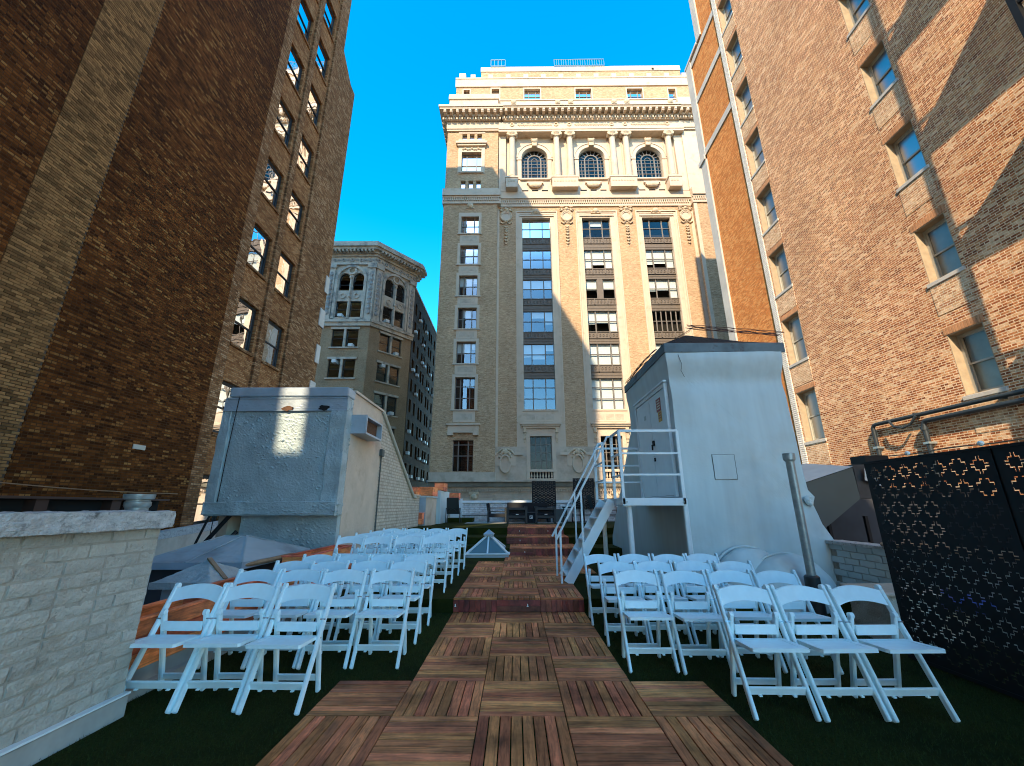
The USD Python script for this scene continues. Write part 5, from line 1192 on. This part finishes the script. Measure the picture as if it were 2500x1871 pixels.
# attic storey with arches and columns
arch = [2.58, 9.72, 16.85]; hw, zs0, zsp = 1.62, 40.1, 43.25
def arch_poly(cx, w, z0, z1): return unary_union([rect(cx - w, cx + w, z0, z1), Point(cx, z1).buffer(w, 24).intersection(rect(cx - w, cx + w, z1, z1 + w + .1))])
att = rect(-2.0, 21.4, 38.0, 47.2).difference(unary_union([arch_poly(c, hw, zs0, zsp) for c in arch]))
MB(FF).poly(att, -.6, 0).build(FB, 'arcade_wall', 'stone')
for c in arch:
    MB(FF).poly(arch_poly(c, hw + .55, zsp, zsp).difference(arch_poly(c, hw + .02, zsp - 1, zsp)), .0, .18).poly(arch_poly(c, hw + .62, zsp, zsp).difference(arch_poly(c, hw + .48, zsp - 1, zsp)), .18, .26).build(FB, 'arch_moulding', 'stone')
    fb('impost', 'stone', (c - hw - .65, c - hw, 0, .2, zsp - .28, zsp), (c + hw, c + hw + .65, 0, .2, zsp - .28, zsp))
    fb('arch_pier', 'stone', (c - hw - .5, c - hw - .02, 0, .12, zs0, zsp - .28), (c + hw + .02, c + hw + .5, 0, .12, zs0, zsp - .28))
    MB(FF).box(c - .3, c + .3, .1, .5, 44.85, 45.7).sphere((c, .45, 45.6), .42, 2, (1, .6, .7)).sphere((c - .3, .5, 45.75), .16, 1).sphere((c + .3, .5, 45.75), .16, 1).build(FB, 'keystone', 'carved', 50)
    # window with radial bars
    b = -.35; fr_ = MB(FF); A = arch_poly(c, hw, zs0, zsp)
    fr_.poly(A.difference(A.buffer(-.09)), b - .1, b)
    for x in (-hw * .5, hw * .5): fr_.box(c + x - .07, c + x + .07, b - .1, b + .03, zs0, zsp)
    fr_.poly(Point(c, zsp).buffer(hw * .5 + .06, 16).difference(Point(c, zsp).buffer(hw * .5 - .06, 16)).intersection(rect(c - hw, c + hw, zsp, zsp + 3)), b - .1, b + .03)
    fr_.poly(Point(c, zsp).buffer(hw * .22 + .03, 12).difference(Point(c, zsp).buffer(hw * .22 - .03, 12)).intersection(rect(c - hw, c + hw, zsp, zsp + 3)), b - .1, b)
    for x in (-.18, .18): fr_.box(c + hw * x * 1.2 - .025, c + hw * x * 1.2 + .025, b - .08, b, zs0, zsp)
    for x in (-.75, .75): fr_.box(c + hw * x - .025, c + hw * x + .025, b - .08, b, zs0, zsp)
    for z in np.linspace(zs0 + .5, zsp, 6): fr_.box(c - hw, c + hw, b - .08, b, z - .03, z + .03)
    for a in np.linspace(0, PI, 9): fr_.beam((c + hw * .52 * math.cos(a), b - .04, zsp + hw * .52 * math.sin(a)), (c + hw * .97 * math.cos(a), b - .04, zsp + hw * .97 * math.sin(a)), .06, .05, up=(0, 1, 0))
    aw = fr_.build(FB, 'arched_window', 'window_metal')
    MB(FF).poly(A, b - .06, b - .055).build(aw, 'pane', 'pane_arch')
    fb('window_sill', 'stone', (c - hw - .2, c + hw + .2, 0, .25, zs0 - .2, zs0), (c - .8, c + .8, 0, .35, 39.0, 39.3), (c - 1.0, c + 1.0, 0, .30, 39.3, 39.5))
    MB(FF).sphere((c, .25, 38.95), .5, 2, (1.4, .5, .6)).build(FB, 'sill_ornament', 'carved', 50)
    for x in (-1.2, 0, 1.2): fb('attic_vent', 'dark_hole', (c + x - .38, c + x + .38, .005, .012, 38.15, 38.5))
for cx in (-.22, 5.33, 6.98, 12.32, 14.0, 19.3):
    c_ = MB().lathe((cx, 41.35, 39.55), [(.52, 0), (.52, .14), (.46, .18), (.50, .28), (.46, .36), (.405, .42), (.40, 2.2), (.345, 6.1), (.40, 6.15), (.37, 6.22)], 20).build(FB, 'column', 'stone', 35)
    k_ = MB().lathe((cx, 41.35, 45.7), [(.36, 0), (.42, .25), (.56, .5), (.62, .56)], 12).box(cx - .56, cx + .56, 40.85, 41.9, 46.28, 46.5)
    for s in (-1, 1):
        k_.tube([(cx + s * .48, 40.86, 46.12), (cx + s * .48, 41.5, 46.12)], .19, 10)
        for i in range(3): k_.sphere((cx + s * (.1 + .16 * i), 40.95, 45.85 + .06 * i), .12, 1)
    k_.build(c_, 'capital', 'carved', 40)
for x0_, x1_ in ((-.95, .45), (4.6, 7.7), (11.6, 14.75), (18.6, 20.1)):
    fb('column_pedestal', 'stone', (x0_, x1_, 0, 1.15, 38.0, 39.35), (x0_ - .08, x1_ + .08, 0, 1.22, 39.35, 39.55))
    m = MB(FF)
    for x in np.arange(x0_ + .2, x1_ - .3, .34): m.box(x, x + .2, 1.15, 1.19, 38.75, 39.0)
    m.build(FB, 'pedestal_relief', 'carved', kind='stuff')
fb('pilaster', 'stone', (-1.85, -1.0, 0, .4, 38.0, 46.5)); fb('pilaster', 'stone', (20.15, 21.2, 0, .4, 38.0, 46.5))
for px_ in (-.22, 5.33, 6.98, 12.32, 14.0, 19.3): fb('wall_pilaster', 'stone', (px_ - .45, px_ + .45, 0, .15, 39.5, 46.5))
# entablature
fb('architrave', 'stone', (-1.9, 21.3, -.6, 1.05, 46.5, 46.8), (-1.9, 21.3, -.6, 1.12, 46.8, 47.1), (-1.9, 21.3, -.6, 1.0, 47.1, 48.1))
m = MB(FF)
for c in arch:
    for i in range(14): m.sphere((c - 2.0 + i * .31, 1.02, 47.6), .13, 1, (1, .5, 1.2)); m.sphere((c - 1.85 + i * .31, 1.02, 47.42), .07, 1)
m.build(FB, 'frieze_garland', 'carved', 50, kind='stuff')
for cx in (-.22, 5.33, 6.98, 12.32, 14.0, 19.3): MB(FF).poly(Point(cx, 47.6).buffer(.27, 12).difference(Point(cx, 47.6).buffer(.15, 12)), 1.0, 1.1).build(FB, 'rosette', 'carved')
def modillions(x0_, x1_, b, z):
    m = MB(FF); d = MB(FF)
    for x in np.arange(x0_ + .2, x1_ - .2, .78): m.box(x, x + .32, b + .35, b + 1.05, z, z + .42).box(x + .03, x + .29, b + .9, b + 1.12, z + .12, z + .42)
    for x in np.arange(x0_, x1_, .34): d.box(x, x + .18, b + .2, b + .42, z - .42, z - .08)
    m.build(FB, 'modillion_row', 'stone', kind='stuff'); d.build(FB, 'dentil_row', 'stone', kind='stuff')
fb('cornice', 'stone', (-1.3, 20.8, -.6, 1.25, 48.1, 48.55), (-1.3, 20.8, -.6, 1.4, 48.55, 48.62), (-1.3, 20.8, -.6, 2.2, 49.02, 49.25), (-1.3, 20.8, -.6, 2.32, 49.25, 49.5), (-1.3, 20.8, -.6, 1.3, 48.62, 49.02))
modillions(-1.3, 20.8, 1.05, 48.6)
for cx in (.0, 5.5, 7.1, 12.5, 14.1, 19.5): MB(FF).sphere((cx, 2.3, 49.75), .34, 2, (1, .7, 1.1)).box(cx - .3, cx + .3, 2.0, 2.4, 49.4, 49.55).build(FB, 'lion_mask', 'carved', 50)
for x0_, x1_ in ((-8.35, -1.95), (21.15, 30)):
    hs = [rect(-6.5, -5.9, 45.75, 46.65), rect(-5.55, -4.95, 45.75, 46.65), rect(-4.62, -4.02, 45.75, 46.65), rect(-6.48, -4.0, 40.7, 43.7), rect(-6.5, -5.9, 38.15, 39.45), rect(-5.55, -4.95, 38.15, 39.45), rect(-4.62, -4.02, 38.15, 39.45)]
    MB(FF).poly(rect(x0_, x1_, 38.0, 47.9).difference(unary_union(hs)), PAV - .5, PAV).build(FB, 'pavilion_attic', 'facade_brick' if x0_ < 0 else 'stone')
    fb('cornice', 'stone', (x0_ - .1, x1_ + .1, -.6, PAV + .2, 46.95, 47.2), (x0_ - .12, x1_ + .12, -.6, PAV + .3, 47.2, 48.3), (x0_ - .3, x1_ + .3, -.6, PAV + .5, 48.3, 48.62), (x0_ - .5, x1_ + .4, -.6, PAV + .8, 48.62, 49.05), (x0_ - .9, x1_ + .75, -.6, PAV + 1.5, 49.05, 49.3), (x0_ - 1.0, x1_ + .85, -.6, PAV + 1.62, 49.3, 49.65), (x0_ - .8, x1_ + .7, -.6, PAV + 1.3, 49.65, 49.95))
    modillions(x0_ - .6, x1_ + .6, PAV + .35, 48.63)
m = MB()   # cornice return along the left flank
for y in np.arange(41.6, 57, .78): m.box(-9.15, -8.4, y, y + .32, 48.6, 49.03)
m.box(-9.3, -8.4, 42.6, 58, 49.05, 49.65).box(-8.75, -8.4, 42.6, 58, 48.3, 48.6).build(FB, 'flank_cornice', 'stone')
fb('hood', 'stone', (-7.2, -3.3, PAV, PAV + .5, 44.75, 45.05), (-7.0, -3.5, PAV, PAV + .35, 44.5, 44.75))
MB(FF).poly(rect(-6.9, -3.6, 40.4, 44.5).difference(rect(-6.46, -4.02, 40.4, 43.7)), PAV, PAV + .1).build(FB, 'window_surround', 'stone')
m = MB(FF)
for i in range(9): m.sphere((-6.3 + i * .27, PAV + .12, 44.1 + .08 * math.sin(i * 2)), .15, 1)
m.build(FB, 'relief_panel', 'carved', 50)
grid_window(FB, -6.46, -4.02, 40.7, 43.69, PAV - .35, [.25, .5, .25], [1, 1.4], 'window_metal', (.2, .5, .2))
for x0_, x1_, z0_, z1_ in ((-6.5, -5.9, 45.75, 46.65), (-5.55, -4.95, 45.75, 46.65), (-4.62, -4.02, 45.75, 46.65), (-6.5, -5.9, 38.15, 39.45), (-5.55, -4.95, 38.15, 39.45), (-4.62, -4.02, 38.15, 39.45)):
    grid_window(FB, x0_ + .01, x1_ - .01, z0_ + .01, z1_ - .01, PAV - .28, [1], [1], 'window_metal')
fb('vent_surround', 'stone', (-6.95, -3.6, PAV, PAV + .05, 46.66, 46.9), (-6.95, -3.6, PAV, PAV + .05, 45.45, 45.74)); fb('window_sill', 'stone', (-6.8, -3.7, PAV - .2, PAV + .2, 40.5, 40.69))
fb('flank_wall', 'facade_brick', (-8.4, -8.0, -16, PAV - .5, 38, 47.9))
# upper storeys, set back
def upper_wall(x0_, x1_, y, z0_, z1_, holes, m='facade_brick'):
    F_ = Facet((0, y), (1, 0), (0, -1))
    MB(F_).poly(rect(x0_, x1_, z0_, z1_).difference(unary_union([rect(*h) for h in holes]) if holes else Polygon()), -.5, 0).build(FB, 'upper_wall', m); return F_
MB(FF).box(-8.45, -2.05, -4, PAV - .55, 49.9, 53.0).box(-8.55, -1.95, -4, PAV - .4, 53.0, 53.8).build(FB, 'corner_block', 'stone')
fb('slot_vent', 'dark_hole', (-6.55, -4.1, .051, .06, 51.75, 52.2))
fb('corner_block', 'stone', (21.6, 29, -4, PAV - .55, 49.9, 52.0), (21.5, 29, -4, PAV - .4, 52.0, 53.0))
uw = [(1.45, 3.6, 54.15, 56.1), (8.42, 10.57, 54.12, 56.05), (15.4, 17.5, 54.06, 56.0), (21.0, 22.0, 54.1, 55.9), (-3.0, -1.95, 54.15, 56.15), (-6.82, -5.98, 54.6, 55.98)]
sl = [(1.13, 1.9, 52.0, 52.66), (2.3, 3.05, 52.0, 52.66), (3.45, 4.2, 52.0, 52.66), (6.45, 11.5, 52.1, 52.85), (15.7, 16.4, 51.95, 52.5), (16.9, 17.6, 51.95, 52.5), (18.0, 18.75, 51.95, 52.5)]
F43 = upper_wall(-7.85, 25.5, 43.0, 49.9, 58.0, uw + sl)
for k, (a0, a1, c0, c1) in enumerate(uw):
    F_save = FF; FF = F43
    grid_window(FB, a0 + .01, a1 - .01, c0 + .01, c1 - .01, -.3, [.27, .46, .27] if a1 - a0 > 1.5 else [1], [1, 1.2], 'window_metal', (.3, 1, .3) if k in (0, 1, 2) else (.8,)); FF = F_save
    MB(F43).poly(rect(a0 - .15, a1 + .15, c0 - .15, c1 + .2).difference(rect(a0, a1, c0, c1)), 0, .06).build(FB, 'window_surround', 'stone')
for k, (a0, a1, c0, c1) in enumerate(sl):
    if a1 - a0 > 2: F_save = FF; FF = F43; grid_window(FB, a0 + .01, a1 - .01, c0 + .01, c1 - .01, -.3, [1, 1], [1], 'window_metal'); FF = F_save
    else: MB(F43).box(a0, a1, -.45, -.4, c0, c1).build(FB, 'slot_vent', 'dark_hole')
m = MB(F43).box(-1.9, 22.0, 0, .25, 53.0, 53.7).box(-1.9, 22.0, .0, .35, 53.7, 53.85).box(-7.95, 25.5, 0, .15, 56.45, 57.8).box(-7.95, 25.5, 0, .22, 57.8, 58.0); m.build(FB, 'band_course', 'stone')
for x in np.arange(-5.9, 25, 2.42):
    MB(F43).box(x, x + .65, -.5, .18, 58.0, 58.62).build(FB, 'parapet_block', 'stone')
MB(F43).box(-7.85, 25.5, -.4, -.2, 58.0, 58.45).build(FB, 'parapet_wall', 'facade_brick')
MB(F43).box(-7.5, -6.6, -.5, .1, 58.0, 59.0).build(FB, 'parapet_block', 'stone')
F45 = upper_wall(-4.7, 24.1, 45.0, 57.9, 62.1, [])
MB(F45).box(-4.75, 24.15, -.5, .08, 61.95, 62.85).build(FB, 'band_course', 'stone'); MB(F45).box(20.0, 20.3, .08, .2, 62.1, 62.3).build(FB, 'drain_spout', 'black_metal')
MB().box(-7.7, 25.4, 43.5, 92, 38, 58).box(-4.6, 24, 45.5, 58, 58, 62.6).box(-7.9, 29.5, 43.6, 92, -9, 38).build(FB, 'building_mass', 'room')
MB().box(-8.0, -7.72, 43.51, 58, 38, 53).build(FB, 'flank_wall', 'facade_brick')
def roof_rail(label, x0_, x1_, z0_, z1_, n_):
    t = thing('roof_railing', label, 'railing')
    for z in (z0_ + .05, z1_ - .04): MB().box(x0_, x1_, 44.8, 44.86, z, z + .07).build(t, 'rail', 'pipe_silver')
    for x in np.linspace(x0_, x1_ - .04, n_): MB().box(x, x + .04, 44.8, 44.85, z0_, z1_).build(t, 'upright', 'pipe_silver')
roof_rail('long grey railing on the roof of the cream tower', 5.9, 13.2, 62.8, 64.1, 22)
roof_rail('short grey railing at the left of the cream tower roof', -3.3, -1.2, 62.8, 64.1, 5)

# ------------------------------------------------------------------ ornate corner building at the far left
OB = thing('corner_building', 'ornate grey terracotta corner building with a chamfered front, far left', 'building')
pA, pB, pC = np.array([-31.5, 60.]), np.array([-22.75, 60.]), np.array([-17.7, 66.2])
dd = (pC - pB); Lc = np.linalg.norm(dd); dd /= Lc
F1 = Facet(pA, (1, 0), (0, -1)); F2 = Facet(pB, dd, (dd[1], -dd[0])); F3 = Facet(pC, (0, 1), (1, 0))
def orn_front(F_, L, cx):
    hw_ = 2.05; ws = []
    for s in (-1, 1):
        c = cx + s * 1.12
        ws += [('arch', c - .9, c + .9, 35.0, 37.3), ('sq', c - .95, c + .95, 30.3, 33.1), ('sq', c - .95, c + .95, 25.2, 28.2), ('sq', c - .95, c + .95, 20.2, 23.2), ('sq', c - .95, c + .95, 15.2, 18.2), ('sq', c - .95, c + .95, 10.2, 13.2), ('sq', c - .95, c + .95, 5.2, 8.2)]
    shp = [arch_poly((w[1] + w[2]) / 2, .9, w[3], w[4]) if w[0] == 'arch' else rect(*w[1:]) for w in ws]
    up = rect(0, L, 29.0, 42).difference(unary_union(shp)); lo = rect(0, L, -9, 29.0).difference(unary_union(shp))
    MB(F_).poly(up, -.6, 0).build(OB, 'terracotta_wall', 'terracotta'); MB(F_).poly(lo, -.6, -.05).build(OB, 'grey_brick_wall', 'brick_grey')
    for w, s_ in zip(ws, shp):
        g_ = MB(F_).poly(s_.difference(s_.buffer(-.08)), -.4, -.3).box(w[1], w[2], -.38, -.3, (w[3] + w[4]) / 2 - .04, (w[3] + w[4]) / 2 + .04)
        p_ = g_.build(OB, 'window', 'window_black'); MB(F_).poly(s_, -.36, -.355).build(p_, 'pane', 'pane')
        if rng.random() < .35: MB(F_).box(w[1] + .1, w[2] - .1, -.5, -.48, w[4] - rng.uniform(.5, 1.8), w[4]).build(p_, 'blind', 'curtain')
    MB(F_).poly(Point(cx, 37.0).buffer(2.55, 20).difference(Point(cx, 37.0).buffer(2.15, 20)).intersection(rect(-9, 99, 37, 45)), 0, .3).build(OB, 'great_arch', 'terracotta')
    for s in (-1, 1): MB(F_).box(cx + s * 2.35 - .2, cx + s * 2.35 + .2, 0, .28, 30, 37).build(OB, 'arch_pier', 'terracotta')
    MB(F_).poly(Point(cx, 38.6).buffer(.75, 16).difference(Point(cx, 38.6).buffer(.45, 16)), 0, .18).build(OB, 'roundel', 'terracotta')
    MB(F_).poly(Point(cx, 38.6).buffer(.44, 16), .0, .06).build(OB, 'roundel_face', 'brick_grey')
    for s in (-1, 1):
        MB(F_).poly(Point(cx + s * 1.12, 34.05).buffer(.5, 14).difference(Point(cx + s * 1.12, 34.05).buffer(.32, 14)), 0, .12).build(OB, 'roundel', 'terracotta')
        x = cx + s * 3.3
        MB(F_).box(x - .55, x + .55, 0, .22, 29.8, 39.6).box(x - .7, x + .7, 0, .4, 39.0, 39.6).build(OB, 'pilaster', 'terracotta')
        m = MB(F_)
        for z in np.arange(31, 38.6, .85): m.sphere((x, .25, z), .36, 1, (1, .4, 1.0)); m.sphere((x, .25, z + .42), .2, 1, (1.3, .4, .7))
        m.build(OB, 'pilaster_relief', 'carved_grey', 50)
    MB(F_).tube([(cx, .1, 30), (cx, .1, 37.2)], .16, 8).sphere((cx, .15, 33.8), .3, 1).sphere((cx, .15, 37.3), .3, 1).build(OB, 'colonnette', 'terracotta', 40)
    MB(F_).box(-.1, L + .1, 0, .5, 29.3, 29.75).box(-.1, L + .1, 0, .3, 28.7, 29.3).build(OB, 'string_course', 'terracotta')
    MB(F_).box(-.1, L + .1, 0, .35, 39.6, 39.9).build(OB, 'architrave', 'terracotta')
    for zt in (28.2, 23.2, 18.2, 13.2): MB(F_).box(cx - 2.25, cx + 2.25, -.05, .12, zt, zt + .35).box(cx - .17, cx + .17, -.05, .10, zt - 3, zt).box(cx - 2.3, cx + 2.3, -.05, .15, zt - 3.2, zt - 3.0).build(OB, 'window_surround', 'terracotta')
    m = MB(F_)
    for x in np.arange(.4, L, 1.45): m.poly(Point(x, 40.6).buffer(.3, 10).difference(Point(x, 40.6).buffer(.12, 8)), 0, .14).box(x + .55, x + .9, 0, .1, 40.45, 40.75)
    m.build(OB, 'frieze_bosses', 'carved_grey', kind='stuff')
mat('carved_grey', (.30, .29, .27), .8, var=(3, .35), bump=(10, .5, .06))
orn_front(F1, 8.75, 4.95); orn_front(F2, Lc, Lc / 2)
def oct_ring(o, z0_, z1_):   # cornice following the chamfered corner
    P = Polygon([(-32, 60 - o), (-22.75 + o * .3, 60 - o), (-17.7 + o, 66.2 - o * .3), (-17.7 + o, 68.2), (-32, 68.2)])
    MB().poly(P, z0_, z1_, 'c').build(OB, 'cornice', 'terracotta')
for o, a, b in ((.25, 41.2, 41.6), (.55, 41.6, 42.0), (1.2, 42.0, 42.4), (1.5, 42.4, 43.0), (1.25, 43.0, 43.4)): oct_ring(o, a, b)
m = MB()
for F_, L in ((F1, 8.75), (F2, Lc)):
    q = MB(F_)
    for x in np.arange(.2, L, .62): q.box(x, x + .26, .3, 1.15, 41.65, 42.0)
    v_, f_ = q.mesh(); m.raw(v_, f_)
m.build(OB, 'bracket_row', 'terracotta', kind='stuff')
# flank with rows of windows and air conditioners
hs = []; acs = []
cols = [1.2, 4.2, 7.6, 9.6, 13.2, 15.2, 18.6, 22.0]
for r in range(10):
    for ci, x in enumerate(cols): hs.append((x, x + 1.25, 34.4 - r * 3.55, 36.6 - r * 3.55))
MB(F3).poly(rect(0, 24.5, -9, 38.9).difference(unary_union([rect(*h) for h in hs])), -.5, 0).build(OB, 'flank_wall', 'brick_flank_shaded')
for k, h in enumerate(hs):
    p_ = MB(F3).poly(rect(*h).difference(rect(h[0] + .08, h[1] - .08, h[2] + .08, h[3] - .08)), -.4, -.32).box(h[0], h[1], -.4, -.3, (h[2] + h[3]) / 2 - .04, (h[2] + h[3]) / 2 + .04).build(OB, 'window', 'window_black')
    MB(F3).raw([(h[0], -.37, h[2]), (h[1], -.37, h[2]), (h[1], -.37, h[3]), (h[0], -.37, h[3])], [(0, 1, 2, 3)]).build(p_, 'pane', 'pane_dim')
    if rng.random() < .42: MB(F3).cbox(h[0] + .2, h[1] - .2, -.3, .42, h[2] + .02, h[2] + .52, .02).box(h[0] + .28, h[1] - .28, .421, .425, h[2] + .09, h[2] + .45).build(p_, 'air_conditioner', 'ac_white')
MB(F3).box(0, 24.5, -.6, .1, 38.9, 39.25).build(OB, 'flank_coping', 'quoin_stone')
for F_, L, cx in ((F1, 8.75, 4.95), (F2, Lc, Lc / 2)):
    for s, z in ((-1, 30.32), (1, 25.22), (-1, 22.6), (1, 15.25)):
        MB(F_).cbox(cx + s * 1.12 - .35, cx + s * 1.12 + .35, -.4, .3, z, z + .5, .02).build(OB, 'air_conditioner', 'ac_white')
P = Polygon([(-32, 60.9), (-23.0, 60.9), (-18.6, 66.5), (-18.6, 90.5), (-32, 90.5)])
MB().poly(P, -9, 38.5, 'c').poly(P.intersection(rect(-33, -10, 60, 68)), 38.5, 42.9, 'c').build(OB, 'building_mass', 'room')
